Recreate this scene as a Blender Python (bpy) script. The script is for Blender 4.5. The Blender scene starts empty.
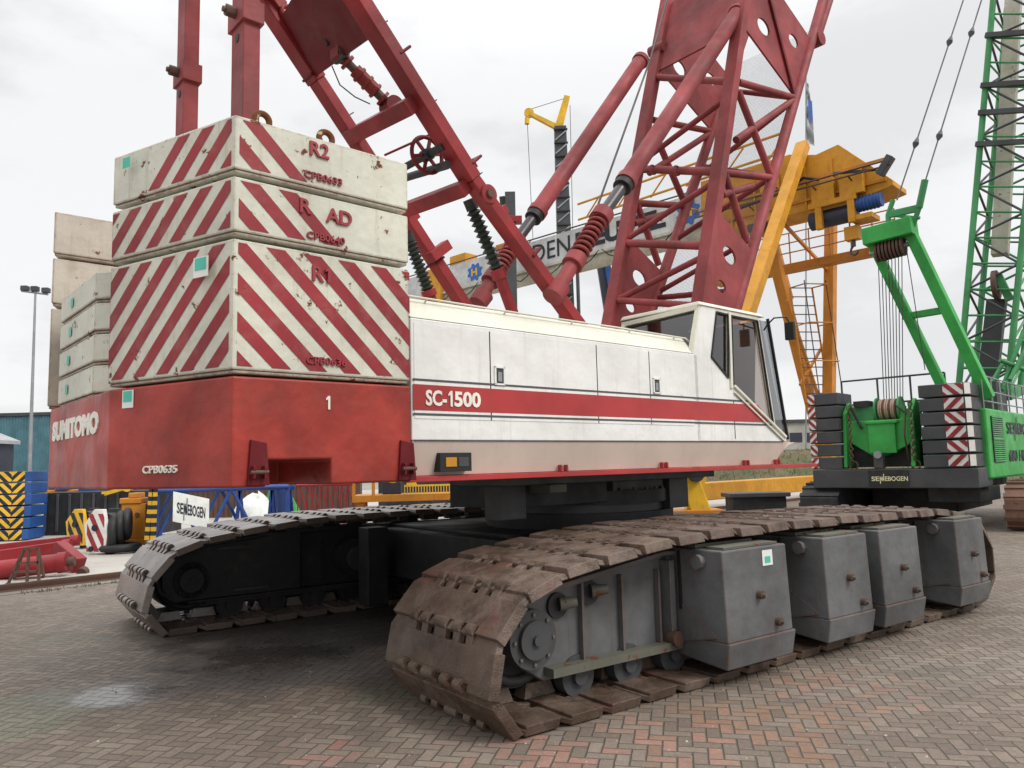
import bpy, bmesh, math, random
from mathutils import Vector, Matrix
random.seed(7)
scene = bpy.context.scene
COL = scene.collection
PI = math.pi
V = Vector
# ------------------------------------------------------------------ camera
FPX, CX, CY = 770., 512, 384
ROLL = math.atan(.025); PITCH = math.atan((466-384)/FPX*math.cos(ROLL)); HC = 1.7
CF = V((0, math.cos(PITCH), math.sin(PITCH))); CU0 = V((0, -math.sin(PITCH), math.cos(PITCH))); CR0 = V((1, 0, 0))
CR = CR0*math.cos(ROLL)-CU0*math.sin(ROLL); CU = CR0*math.sin(ROLL)+CU0*math.cos(ROLL)
CO = V((0, 0, HC))
cam = bpy.data.cameras.new('camera'); camo = bpy.data.objects.new('camera', cam); COL.objects.link(camo)
m = Matrix((CR, CU, -CF)).transposed().to_4x4(); m.translation = CO; camo.matrix_world = m
cam.sensor_width = 36; cam.lens = FPX/1024*36; cam.clip_end = 3000; cam.clip_start = .05
scene.camera = camo
def ray(x, y): return CF+CR*((x-CX)/FPX)-CU*((y-CY)/FPX)
def gnd(x, y, z=0): d = ray(x, y); return CO+d*((z-HC)/d.z)          # point on a level surface
def at(x, y, D): d = ray(x, y); return CO+d*(D/d.y)                   # point at distance D
class Frame:
    def __init__(s, o, heading):
        a = math.radians(heading); s.o = V(o); s.ex = V((math.sin(a), math.cos(a), 0)); s.ey = V((-math.cos(a), math.sin(a), 0))
        s.M = Matrix((s.ex, s.ey, V((0, 0, 1)))).transposed().to_4x4(); s.M.translation = s.o
        s.I = s.M.inverted()
    def aty(s, x, y, ly):
        d = ray(x, y); p0 = s.o+s.ey*ly; return s.I@(CO+d*((p0-CO).dot(s.ey)/d.dot(s.ey)))
    def atx(s, x, y, lx):
        d = ray(x, y); p0 = s.o+s.ex*lx; return s.I@(CO+d*((p0-CO).dot(s.ex)/d.dot(s.ex)))
W0 = Frame((0, 0, 0), 90)            # x right, y forward
H = Frame((.63, 9.49, 0), 48.6)      # upper works of the crane
U = Frame((.63, 9.49, 0), 53.6)      # undercarriage
# ------------------------------------------------------------------ materials
def new_mat(name):
    m = bpy.data.materials.new(name); m.use_nodes = True; nt = m.node_tree; nt.nodes.clear()
    out = nt.nodes.new('ShaderNodeOutputMaterial'); b = nt.nodes.new('ShaderNodeBsdfPrincipled')
    nt.links.new(b.outputs[0], out.inputs[0]); return m, nt, b, out
class NB:
    def __init__(s, nt): s.nt = nt
    def n(s, t, **k):
        n = s.nt.nodes.new(t)
        for a, v in k.items(): setattr(n, a, v)
        return n
    def put(s, sock, v):
        if isinstance(v, (int, float, tuple, list)): sock.default_value = v
        else: s.nt.links.new(v, sock)
    def math(s, op, a, b=0., c=0., clamp=False):
        n = s.n('ShaderNodeMath', operation=op, use_clamp=clamp); s.put(n.inputs[0], a); s.put(n.inputs[1], b); s.put(n.inputs[2], c); return n.outputs[0]
    def mix(s, f, a, b):
        n = s.n('ShaderNodeMix', data_type='RGBA'); s.put(n.inputs[0], f); s.put(n.inputs[6], a); s.put(n.inputs[7], b); return n.outputs[2]
    def noise(s, vec, scale, detail=4, rough=.6, w=None):
        n = s.n('ShaderNodeTexNoise'); n.inputs['Scale'].default_value = scale; n.inputs['Detail'].default_value = detail; n.inputs['Roughness'].default_value = rough
        s.put(n.inputs['Vector'], vec); return n.outputs[0]
    def ramp(s, f, a, b, lo=0., hi=1.):
        n = s.n('ShaderNodeMapRange', clamp=True, interpolation_type='SMOOTHSTEP'); s.put(n.inputs[0], f); n.inputs[1].default_value = a; n.inputs[2].default_value = b; n.inputs[3].default_value = lo; n.inputs[4].default_value = hi; return n.outputs[0]
    def mapping(s, vec, scale=(1, 1, 1), loc=(0, 0, 0), rot=(0, 0, 0)):
        n = s.n('ShaderNodeMapping'); s.put(n.inputs[0], vec); n.inputs[1].default_value = loc; n.inputs[2].default_value = rot; n.inputs[3].default_value = scale; return n.outputs[0]
    def bump(s, h, strength, dist, b):
        n = s.n('ShaderNodeBump'); n.inputs['Strength'].default_value = strength; n.inputs['Distance'].default_value = dist; s.put(n.inputs['Height'], h); s.nt.links.new(n.outputs[0], b.inputs['Normal'])
def c4(c): return (c[0], c[1], c[2], 1)
def paint(name, col, rough=.45, dirt=.35, rust=.05, streak=.25, dirtcol=(.09, .075, .06), rustcol=(.13, .045, .015), scale=1., metal=0., bump=.15, wave=.0, edge=0., mottle=.12, spec=.4):
    """painted or bare steel with blotches, vertical run-off streaks and rust spots"""
    m, nt, b, out = new_mat(name); q = NB(nt)
    geo = q.n('ShaderNodeNewGeometry'); pos = geo.outputs['Position']
    c = c4(col)
    if mottle:
        n0 = q.noise(q.mapping(pos, (scale*.9,)*3), 1.3, 5, .6)
        dark = tuple(x*(1-mottle*2) for x in col); lite = tuple(min(1, x*(1+mottle)) for x in col)
        c = q.mix(q.ramp(n0, .3, .7), c4(dark), c4(lite))
    if dirt:
        n1 = q.noise(q.mapping(pos, (scale,)*3), 5., 8, .7)
        c = q.mix(q.ramp(n1, .48, .78, 0, dirt), c, c4(dirtcol))
    if streak:
        n2 = q.noise(q.mapping(pos, (9*scale, 9*scale, .7*scale)), 1.6, 5, .65)
        c = q.mix(q.ramp(n2, .52, .8, 0, streak), c, c4(tuple((x+y)/2 for x, y in zip(dirtcol, rustcol))))
    rr = rough
    if rust:
        n3 = q.noise(q.mapping(pos, (scale,)*3), 7., 10, .72)
        lo = .72-rust*1.3
        f = q.ramp(n3, lo, lo+.035)
        c = q.mix(f, c, c4(rustcol)); rr = q.math('ADD', rough, q.math('MULTIPLY', f, .35))
    if edge:
        bv = q.n('ShaderNodeBevel', samples=4); bv.inputs[0].default_value = .03
        dp = q.n('ShaderNodeVectorMath', operation='DOT_PRODUCT'); nt.links.new(bv.outputs[0], dp.inputs[0]); nt.links.new(geo.outputs['True Normal'], dp.inputs[1])
        e_ = q.math('SUBTRACT', 1., dp.outputs['Value']); n4 = q.noise(q.mapping(pos, (scale,)*3), 11., 8, .75)
        f = q.math('MULTIPLY', q.ramp(q.math('ADD', q.math('MULTIPLY', e_, 2.2), q.math('MULTIPLY', n4, .9)), .58, .72), q.ramp(e_, .0, .04, 0, edge))
        c = q.mix(f, c, c4(rustcol))
    q.put(b.inputs['Base Color'], c)
    nr = q.noise(q.mapping(pos, (scale,)*3), 3., 3, .5)
    q.put(b.inputs['Roughness'], q.math('ADD', rr, q.ramp(nr, .3, .7, -.08, .1)))
    b.inputs['Metallic'].default_value = metal; b.inputs['Specular IOR Level'].default_value = spec
    if wave: q.bump(q.math('ADD', q.math('MULTIPLY', q.noise(pos, 3.2, 3, .5), 1.), q.math('MULTIPLY', q.noise(pos, 60, 4, .6), .06)), wave, .05, b)
    elif bump: q.bump(q.noise(pos, 60*scale, 4, .6), bump, .004, b)
    return m
def plain(name, col, rough=.6, metal=0.):
    return paint(name, col, rough, dirt=.25, rust=0, streak=0, bump=0, metal=metal, mottle=.08)
M = {}
M['red'] = paint('red_paint', (.26, .025, .03), .5, .4, .045, .35, dirtcol=(.08, .02, .018), mottle=.2, edge=.5, spec=.25, wave=0.25)
M['boomred'] = paint('faded_red_paint', (.275, .052, .055), .6, .4, .04, .35, dirtcol=(.13, .055, .045), mottle=.2, edge=.4, spec=.25, wave=0.3)
M['darkred'] = paint('dark_red_paint', (.13, .010, .014), .55, .35, .03, .2, spec=.2)  # a darker red, for brackets, mast plate and fittings
M['basered'] = paint('counterweight_red_paint', (.36, .043, .032), .45, .45, .04, .2, dirtcol=(.17, .045, .03), mottle=.22, edge=.7, spec=.3, wave=0.4)
M['stripe'] = paint('red_stripe_paint', (.29, .028, .036), .5, .5, .06, .25, dirtcol=(.36, .14, .13), mottle=.15, spec=.3)
M['weight'] = paint('weathered_cream_paint', (.60, .60, .51), .55, .42, .09, .45, dirtcol=(.44, .34, .25), mottle=.08, edge=.95, wave=0.45)
M['weightold'] = paint('old_pinkish_cream_paint', (.52, .47, .40), .6, .45, .06, .4, dirtcol=(.36, .27, .18), mottle=.12, edge=.95, wave=0.5)
M['white'] = paint('house_white_paint', (.74, .74, .72), .35, .22, .025, .28, dirtcol=(.5, .5, .42), bump=.03, mottle=.05, wave=0.35)
M['skirt'] = paint('bounce_tinted_dusty_paint', (.62, .52, .45), .4, .2, .015, .15, dirtcol=(.45, .36, .3), bump=.03, mottle=.05)  # beige holds light bounced off the ground, put into the colour, plus slight dirt
M['cream'] = paint('cream_paint', (.66, .65, .55), .4, .2, .03, .2, dirtcol=(.45, .42, .32), bump=.03, mottle=.06, wave=0.3)
M['bandred'] = paint('band_red_paint', (.38, .035, .035), .4, .2, .01, .1, dirtcol=(.28, .05, .05))
M['darkline'] = plain('dark_grey_trim_paint', (.07, .075, .08), .5)
M['letterwhite'] = plain('white_lettering_paint', (.78, .76, .68), .5)
M['letterred'] = plain('red_lettering_paint', (.3, .03, .04), .5)
M['letterdark'] = plain('black_lettering_paint', (.012, .016, .025), .5)
M['letteryellow'] = plain('pale_yellow_lettering_paint', (.75, .72, .42), .5)
M['teal'] = plain('teal_label', (.08, .5, .38), .5)
M['labelwhite'] = plain('white_label', (.75, .78, .75), .5)
M['grey'] = paint('crawler_grey_paint', (.115, .119, .124), .5, .6, .05, .7, dirtcol=(.07, .07, .065), mottle=.2, edge=.6, wave=0.45)
M['olive'] = paint('mossy_grey_paint', (.115, .115, .09), .6, .6, .12, .3)
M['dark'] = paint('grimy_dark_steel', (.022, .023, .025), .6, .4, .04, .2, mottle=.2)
def shoe_mat():
    m, nt, b, out = new_mat('muddy_track_steel'); q = NB(nt); geo = q.n('ShaderNodeNewGeometry'); pos = geo.outputs['Position']; oi = q.n('ShaderNodeObjectInfo')
    c = q.mix(q.ramp(q.noise(pos, 1.7, 5, .65), .35, .65), (.085, .052, .034, 1), (.165, .118, .088, 1))
    c = q.mix(q.ramp(q.noise(q.mapping(pos, (1, 1, 1), (4, 2, 9)), 4.5, 9, .75), .47, .62, 0, .75), c, (.035, .022, .014, 1))
    c = q.mix(q.ramp(q.noise(q.mapping(pos, (1, 1, 1), (9, 5, 1)), 2.6, 9, .72), .53, .66, 0, .6), c, (.22, .17, .14, 1))
    c = q.mix(q.ramp(q.noise(q.mapping(pos, (1, 1, 1), (2, 8, 6)), 3.1, 8, .7), .56, .66, 0, .55), c, (.15, .045, .04, 1))
    c = q.mix(q.math('MULTIPLY', oi.outputs['Random'], .35), c, (.07, .045, .035, 1))
    q.put(b.inputs['Base Color'], c); q.put(b.inputs['Roughness'], q.ramp(q.noise(pos, 3.3, 6, .7), .35, .65, .3, .7))
    q.bump(q.math('ADD', q.noise(pos, 16, 8, .75), q.noise(pos, 90, 3, .6)), .8, .008, b); return m
M['shoe'] = shoe_mat()
M['shoefar'] = paint('worn_track_steel', (.175, .138, .115), .3, .55, .09, .25, dirtcol=(.12, .085, .065), rustcol=(.15, .06, .05), bump=.5, mottle=.2, spec=1.)
M['rubber'] = plain('black_rubber', (.015, .015, .015), .6)
M['rodsteel'] = plain('dark_rod_steel', (.06, .055, .06), .35, .4)
M['greenish'] = paint('oily_black_green', (.03, .04, .033), .45, .4, .04, 0)
M['yellow'] = paint('gantry_yellow_paint', (.60, .28, .025), .5, .4, .03, .5, dirtcol=(.26, .11, .03), mottle=.08, spec=.25, wave=0.3)
M['yellowdk'] = paint('orange_yellow_paint', (.50, .19, .014), .5, .4, .04, .4, dirtcol=(.3, .14, .03))
M['brightyel'] = paint('bright_yellow_paint', (.72, .42, .02), .5, .3, .03, .2)
M['girder'] = paint('girder_white_paint', (.55, .56, .56), .5, .35, .03, .3)
M['girdertube'] = paint('stained_cream_paint', (.46, .45, .37), .55, .5, .09, .4, dirtcol=(.35, .25, .1))
M['green'] = paint('crane_green_paint', (.035, .34, .06), .45, .4, .015, .15, dirtcol=(.04, .12, .04), wave=0.3)
M['greendk'] = paint('lattice_green_paint', (.05, .26, .09), .5, .4, .03, .1, dirtcol=(.05, .1, .05))
M['slate'] = paint('slate_grey_paint', (.055, .058, .062), .5, .3, .02, .2, wave=0.3)
M['blue'] = paint('weight_blue_paint', (.015, .07, .25), .5, .3, .02, .15, dirtcol=(.03, .06, .16))
M['latblue'] = paint('lattice_blue_paint', (.02, .06, .24), .5, .3, .02, .1, dirtcol=(.02, .03, .1))
M['logoblue'] = plain('logo_blue_paint', (.03, .12, .42), .5)
M['pilered'] = paint('bright_red_paint', (.26, .013, .018), .42, .3, .02, .1)
M['rope'] = plain('steel_rope', (.09, .085, .08), .5, .5)
M['ropetan'] = plain('tan_rope', (.38, .26, .2), .7)
M['eye'] = paint('rusty_cream_paint', (.42, .36, .24), .6, .6, .25, .3, dirtcol=(.2, .12, .05))
M['rust'] = paint('rusty_brown_steel', (.10, .055, .04), .7, .4, .1, .1)
M['brownshoe'] = paint('brown_ribbed_steel', (.17, .09, .06), .6, .4, .1, .1)
M['tealshed'] = paint('teal_cladding', (.08, .19, .23), .5, .2, 0, .2)
M['roofwhite'] = plain('pale_roof', (.33, .35, .36), .5)
M['navy'] = plain('navy_cladding', (.025, .03, .05), .5)
M['bldg'] = plain('beige_wall', (.36, .35, .31), .7)
M['steel'] = plain('galvanised_steel', (.3, .31, .33), .45, .5)
M['seat'] = plain('dark_fabric', (.03, .03, .03), .8)
M['inner'] = plain('beige_cab_lining', (.55, .42, .34), .8)
M['amber'] = plain('amber_lens', (.5, .22, .02), .25)
M['bag'] = plain('white_tarpaulin', (.7, .72, .7), .6)
M['whitestripe'] = plain('white_stripe_paint', (.72, .70, .66), .5)
def glass(name, tint, refl=.25):
    m, nt, b, out = new_mat(name); q = NB(nt); nt.nodes.remove(b)
    t = q.n('ShaderNodeBsdfTransparent'); t.inputs[0].default_value = c4(tint)
    g = q.n('ShaderNodeBsdfGlossy'); g.inputs[0].default_value = (.9, .92, .95, 1); g.inputs[1].default_value = .06
    lw = q.n('ShaderNodeLayerWeight'); lw.inputs[0].default_value = .5
    x = q.n('ShaderNodeMixShader'); nt.links.new(q.math('ADD', q.math('MULTIPLY', q.math('POWER', lw.outputs[1], 3.), .7), .08, clamp=True), x.inputs[0]); nt.links.new(t.outputs[0], x.inputs[1]); nt.links.new(g.outputs[0], x.inputs[2]); nt.links.new(x.outputs[0], out.inputs[0]); return m
M['glass'] = glass('tinted_glass', (.32, .33, .34))
M['glassclear'] = glass('brownish_glass', (.74, .62, .55), .2)
M['glassgrey'] = glass('grey_glass', (.55, .55, .54), .2)
def wire_mat():
    m, nt, b, out = new_mat('wire_mesh'); q = NB(nt)
    tc = q.n('ShaderNodeTexCoord'); sx = q.n('ShaderNodeSeparateXYZ'); nt.links.new(tc.outputs['UV'], sx.inputs[0])
    f = lambda o: q.math('LESS_THAN', q.math('FRACT', q.math('MULTIPLY', o, 1.0)), .13)
    a = q.math('MAXIMUM', f(sx.outputs[0]), f(sx.outputs[1]))
    b.inputs['Base Color'].default_value = (.12, .11, .11, 1); nt.links.new(a, b.inputs['Alpha']); return m
M['wire'] = wire_mat()
def paver_mat():
    m, nt, b, out = new_mat('herringbone_brick_pavers'); q = NB(nt)
    geo = q.n('ShaderNodeNewGeometry'); pos = geo.outputs['Position']
    w = .088
    mp = q.mapping(pos, (1/w,)*3, rot=(0, 0, math.radians(12)))
    wob = q.noise(pos, 9, 2, .5)
    sx = q.n('ShaderNodeSeparateXYZ'); nt.links.new(mp, sx.inputs[0])
    wo = q.math('MULTIPLY', q.math('SUBTRACT', wob, .5), .12)
    X = q.math('ADD', sx.outputs[0], wo); Y = q.math('ADD', sx.outputs[1], wo)
    i = q.math('FLOOR', X); j = q.math('FLOOR', Y); fx = q.math('FRACT', X); fy = q.math('FRACT', Y)
    md = q.math('FLOORED_MODULO', q.math('SUBTRACT', i, j), 4.)
    def isk(k): return q.math('COMPARE', md, float(k), .1)
    k0, k1, k2, k3 = isk(0), isk(1), isk(2), isk(3)
    big = 5.
    dl = q.math('ADD', fx, q.math('MULTIPLY', k1, big)); dr = q.math('ADD', q.math('SUBTRACT', 1., fx), q.math('MULTIPLY', k0, big))
    db = q.math('ADD', fy, q.math('MULTIPLY', k2, big)); dt = q.math('ADD', q.math('SUBTRACT', 1., fy), q.math('MULTIPLY', k3, big))
    d = q.math('MINIMUM', q.math('MINIMUM', dl, dr), q.math('MINIMUM', db, dt))
    joint = q.ramp(d, .02, .10)          # 0 in the joint
    ii = q.math('SUBTRACT', i, k1); jj = q.math('SUBTRACT', j, k2)
    cb = q.n('ShaderNodeCombineXYZ'); nt.links.new(ii, cb.inputs[0]); nt.links.new(jj, cb.inputs[1])
    wn = q.n('ShaderNodeTexWhiteNoise', noise_dimensions='2D'); nt.links.new(cb.outputs[0], wn.inputs[0])
    r = wn.outputs[0]
    c = q.mix(r, (.128, .093, .070, 1), (.212, .163, .126, 1))
    big1 = q.noise(pos, .35, 5, .6); c = q.mix(q.ramp(big1, .4, .65), c, q.mix(r, (.165, .128, .099, 1), (.258, .208, .168, 1)))
    # reddish and orange bricks in patches
    def patch(x, y, rad, soft=.5):
        p = gnd(x, y); n = q.n('ShaderNodeVectorMath', operation='DISTANCE'); nt.links.new(pos, n.inputs[0]); n.inputs[1].default_value = p
        wv = q.math('ADD', n.outputs['Value'], q.math('MULTIPLY', q.math('SUBTRACT', q.noise(pos, 2.2, 4, .6), .5), rad*1.4))
        return q.ramp(wv, rad*(1-soft), rad, 1, 0)
    r2 = q.n('ShaderNodeTexWhiteNoise', noise_dimensions='2D'); nt.links.new(q.mapping(cb.outputs[0], (1.7, 2.3, 1)), r2.inputs[0])
    for (x, y, rad, col, th) in ((740, 735, .9, (.30, .14, .075, 1), .5), (850, 690, .8, (.30, .15, .10, 1), .6), (560, 755, .5, (.33, .13, .09, 1), .4), (320, 750, .35, (.33, .13, .11, 1), .6), (600, 760, 1.2, (.33, .17, .14, 1), .6)):
        c = q.mix(q.math('MULTIPLY', patch(x, y, rad), q.math('MULTIPLY', q.math('GREATER_THAN', r2.outputs[0], th), .5)), c, col)
    moss = q.math('MAXIMUM', patch(20, 715, .75), q.math('MAXIMUM', q.math('MULTIPLY', patch(395, 690, .45), .8), q.math('MULTIPLY', patch(60, 640, .5), .5)))
    mn = q.ramp(q.noise(pos, 3.1, 5, .65), .35, .62)
    c = q.mix(q.math('MULTIPLY', moss, .55), c, (.14, .17, .105, 1))
    c = q.mix(q.math('MULTIPLY', q.ramp(q.noise(pos, .8, 6, .7), .55, .7), .22), c, (.16, .18, .12, 1))
    dirt = q.noise(pos, 14, 6, .75); c = q.mix(q.ramp(dirt, .4, .75, 0, .5), c, (.09, .075, .062, 1)); c = q.mix(q.ramp(q.noise(pos, 45, 4, .7), .5, .8, 0, .5), c, (.36, .33, .29, 1)); c = q.mix(q.ramp(q.noise(pos, 1.3, 6, .7), .45, .7, 0, .45), c, (.12, .10, .085, 1))
    jc = q.mix(q.ramp(q.noise(pos, 2, 3, .6), .45, .65), (.085, .07, .058, 1), (.08, .085, .05, 1))
    c = q.mix(joint, jc, c)
    # damp areas
    damp = q.math('MAXIMUM', q.math('MULTIPLY', patch(130, 692, .5), .9), q.math('MAXIMUM', q.math('MULTIPLY', patch(290, 665, 1.2), .9), q.ramp(q.noise(q.mapping(pos, (1, 1, 1), (7, 3, 0)), .55, 4, .6), .58, .72, 0, .5)))
    damp = q.math('MAXIMUM', damp, q.math('MULTIPLY', patch(330, 625, 2.2), .8))
    dark_area = q.math('MAXIMUM', patch(330, 620, 2.4), q.math('MULTIPLY', patch(800, 640, 1.6), .0))  # area of darker paving under the crane
    c = q.mix(q.math('MULTIPLY', damp, .55), c, (.06, .06, .062, 1))
    c = q.mix(q.math('MULTIPLY', dark_area, .5), c, (.035, .035, .038, 1))
    q.put(b.inputs['Base Color'], c)
    pool = q.math('MAXIMUM', patch(115, 692, .85, .9), q.math('MULTIPLY', patch(270, 655, .9, .8), .7))
    q.put(b.inputs['Roughness'], q.math('SUBTRACT', q.math('SUBTRACT', q.ramp(dirt, .3, .7, .58, .82), q.math('MULTIPLY', damp, .36)), q.math('MULTIPLY', pool, .32), clamp=True))
    hgt = q.math('MULTIPLY', q.math('SUBTRACT', 1.15, pool), q.math('ADD', q.math('MULTIPLY', joint, 1.), q.math('ADD', q.math('MULTIPLY', r, .35), q.math('MULTIPLY', q.noise(pos, 70, 4, .7), .35))))
    q.bump(hgt, .9, .006, b)
    return m
def ground_mat(name, c1, c2, c3, sc=1., rough=.8, bump=.4):
    m, nt, b, out = new_mat(name); q = NB(nt); geo = q.n('ShaderNodeNewGeometry'); pos = geo.outputs['Position']
    c = q.mix(q.ramp(q.noise(pos, .25*sc, 6, .6), .35, .65), c4(c1), c4(c2))
    c = q.mix(q.ramp(q.noise(pos, 3*sc, 8, .7), .5, .75, 0, .6), c, c4(c3))
    q.put(b.inputs['Base Color'], c); q.put(b.inputs['Roughness'], q.ramp(q.noise(pos, 1.1*sc, 4, .5), .35, .7, rough-.3, rough)); q.bump(q.noise(pos, 25*sc, 5, .7), bump, .02, b); return m
M['paver'] = paver_mat()
M['concrete'] = ground_mat('yard_concrete', (.36, .33, .30), (.44, .42, .38), (.22, .19, .17))
M['earth'] = ground_mat('far_ground', (.20, .19, .16), (.27, .25, .22), (.12, .12, .09), .3)
M['grassland'] = ground_mat('rough_grass', (.065, .075, .025), (.12, .095, .045), (.11, .055, .04), 2.2, .95, 1.)
M['curb'] = ground_mat('rail_concrete', (.16, .14, .12), (.22, .2, .17), (.09, .08, .07))
M['weed'] = ground_mat('weeds', (.04, .07, .02), (.075, .095, .03), (.07, .055, .03), 3.)
# ------------------------------------------------------------------ mesh builder
class MB:
    def __init__(s, fr=W0): s.v = []; s.f = []; s.mi = []; s.sm = []; s.M = fr.M if isinstance(fr, Frame) else fr; s.mats = []; s.uv = {}
    def mi_(s, mat):
        if mat not in s.mats: s.mats.append(mat)
        return s.mats.index(mat)
    def add(s, vs, fs, mat, smooth=False):
        o = len(s.v); s.v += [s.M@V(p) for p in vs]; k = s.mi_(mat)
        for f in fs: s.f.append([o+i for i in f]); s.mi.append(k); s.sm.append(smooth)
        return s
    def box(s, lo, hi, mat):
        x0, y0, z0 = lo; x1, y1, z1 = hi
        if x0 > x1: x0, x1 = x1, x0
        if y0 > y1: y0, y1 = y1, y0
        if z0 > z1: z0, z1 = z1, z0
        return s.add([(x0, y0, z0), (x1, y0, z0), (x1, y1, z0), (x0, y1, z0), (x0, y0, z1), (x1, y0, z1), (x1, y1, z1), (x0, y1, z1)],
                     [(0, 3, 2, 1), (4, 5, 6, 7), (0, 1, 5, 4), (1, 2, 6, 5), (2, 3, 7, 6), (3, 0, 4, 7)], mat)
    def hexa(s, b4, t4, mat):
        return s.add(list(b4)+list(t4), [(0, 3, 2, 1), (4, 5, 6, 7), (0, 1, 5, 4), (1, 2, 6, 5), (2, 3, 7, 6), (3, 0, 4, 7)], mat)
    def prism(s, poly, axis, a, b, mat, taper=None):
        """poly in the two other axes (x: (y,z)  y: (x,z)  z: (x,y)), extruded from a to b"""
        def P(q, t): return {'x': (t, q[0], q[1]), 'y': (q[0], t, q[1]), 'z': (q[0], q[1], t)}[axis]
        n = len(poly); vs = [P(q, a) for q in poly]+[P(q, b) for q in (taper or poly)]
        fs = [tuple(range(n))[::-1], tuple(range(n, 2*n))]+[(i, (i+1) % n, n+(i+1) % n, n+i) for i in range(n)]
        return s.add(vs, fs, mat)
    def beam(s, p, q, w, h, mat, up=(0, 0, 1), w2=None, h2=None):
        p, q = V(p), V(q); d = (q-p).normalized(); up = V(up)
        sd = d.cross(up)
        if sd.length < .01: sd = d.cross(V((1, 0, 0)))
        sd.normalize(); u = sd.cross(d).normalized(); w2 = w2 or w; h2 = h2 or h
        c = lambda o, W_, H_: [o-sd*W_/2-u*H_/2, o+sd*W_/2-u*H_/2, o+sd*W_/2+u*H_/2, o-sd*W_/2+u*H_/2]
        return s.hexa(c(p, w, h), c(q, w2, h2), mat)
    def tube(s, p, q, r, mat, r2=None, n=12, cap=True):
        p, q = V(p), V(q); d = (q-p).normalized(); a = d.orthogonal().normalized(); b = d.cross(a); r2 = r if r2 is None else r2
        vs = [p+(a*math.cos(2*PI*i/n)+b*math.sin(2*PI*i/n))*r for i in range(n)]+[q+(a*math.cos(2*PI*i/n)+b*math.sin(2*PI*i/n))*r2 for i in range(n)]
        s.add(vs, [(i, (i+1) % n, n+(i+1) % n, n+i) for i in range(n)], mat, True)
        if cap:
            s.add(vs, [tuple(range(n))[::-1], tuple(range(n, 2*n))], mat)
        return s
    def path(s, pts, r, mat, n=6):
        for a, b in zip(pts, pts[1:]): s.tube(a, b, r, mat, n=n)
        return s
    def torus(s, c, nrm, R, r, mat, n=24, k=8):
        c = V(c); nrm = V(nrm).normalized(); a = nrm.orthogonal().normalized(); b = nrm.cross(a); vs = []
        for i in range(n):
            e = a*math.cos(2*PI*i/n)+b*math.sin(2*PI*i/n)
            for j in range(k): t = 2*PI*j/k; vs.append(c+e*(R+r*math.cos(t))+nrm*r*math.sin(t))
        return s.add(vs, [(i*k+j, ((i+1) % n)*k+j, ((i+1) % n)*k+(j+1) % k, i*k+(j+1) % k) for i in range(n) for j in range(k)], mat, True)
    def coil(s, p, q, R, r, turns, mat, n=14, k=6):
        p, q = V(p), V(q); d = (q-p); L = d.length; d.normalize(); a = d.orthogonal().normalized(); b = d.cross(a); vs = []; N = int(n*turns)
        for i in range(N+1):
            t = 2*PI*i/n; e = a*math.cos(t)+b*math.sin(t); c = p+d*(L*i/N)+e*R
            for j in range(k): u = 2*PI*j/k; vs.append(c+e*r*math.cos(u)+d*r*math.sin(u))
        return s.add(vs, [(i*k+j, (i+1)*k+j, (i+1)*k+(j+1) % k, i*k+(j+1) % k) for i in range(N) for j in range(k)], mat, True)
    def sheet(s, pts, mat): return s.add(pts, [tuple(range(len(pts)))], mat)
    def plate(s, pts, mat, t=.02, holes=()):
        """flat polygon with thickness t, and round holes (centre, radius) cut through"""
        pts = [V(p) for p in pts]; n = V((0, 0, 0))
        for i in range(len(pts)): n += (pts[i]-pts[0]).cross(pts[(i+1) % len(pts)]-pts[0])
        n.normalize(); bm = bmesh.new()
        e1 = (pts[1]-pts[0]).normalized(); e2 = n.cross(e1)
        loops = [pts]+[[V(c)+(e1*math.cos(2*PI*k/16)*r+e2*math.sin(2*PI*k/16)*r*(1.35)) for k in range(16)] for c, r in holes]
        edges = []
        for lp in loops:
            vv = [bm.verts.new(p) for p in lp]; edges += [bm.edges.new((vv[i], vv[(i+1) % len(vv)])) for i in range(len(vv))]
        bmesh.ops.triangle_fill(bm, edges=edges, use_beauty=True, normal=n)
        bmesh.ops.solidify(bm, geom=bm.faces[:], thickness=t)
        bm.verts.index_update(); s.add([v.co.copy() for v in bm.verts], [tuple(v.index for v in f.verts) for f in bm.faces], mat); bm.free(); return s
    def wheel(s, c, axis, r, w, mat, n=32):
        c = V(c); a = V(axis).normalized(); return s.tube(c-a*w/2, c+a*w/2, r, mat, n=n)
    def text(s, string, org, right, up, height, mat, ext=.004, bold=0., width=None, shear=0.):
        vs, fs, (bw, bh, mx, my) = text_geo(string, bold, ext/height, shear)
        k = height/bh; kx = k if width is None else width/bw; right = V(right).normalized(); up = V(up).normalized(); nn = right.cross(up); org = V(org)
        return s.add([org+right*((p[0]-mx)*kx)+up*((p[1]-my)*k)+nn*(p[2]*k*bh) for p in vs], fs, mat)
    def build(s, name, parent=None, bevel=0., origin=None, **props):
        me = bpy.data.meshes.new(name)
        if origin is None:
            if parent is not None: origin = ORI[parent.name]
            else:
                xs = [p.x for p in s.v]; ys = [p.y for p in s.v]; zs = [p.z for p in s.v]
                origin = V(((min(xs)+max(xs))/2, (min(ys)+max(ys))/2, min(zs)))
        me.from_pydata([p-origin for p in s.v], [], s.f)
        for k in s.mats: me.materials.append(M[k] if isinstance(k, str) else k)
        me.polygons.foreach_set('material_index', s.mi); me.polygons.foreach_set('use_smooth', s.sm); me.update()
        o = bpy.data.objects.new(name, me); COL.objects.link(o)
        po = V((0, 0, 0))
        if parent is not None: o.parent = parent; po = ORI[parent.name]
        o.location = origin-po; ORI[o.name] = V(origin)
        if bevel:
            md = o.modifiers.new('bevel', 'BEVEL'); md.width = bevel; md.segments = 2; md.limit_method = 'ANGLE'; md.angle_limit = math.radians(40)
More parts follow.
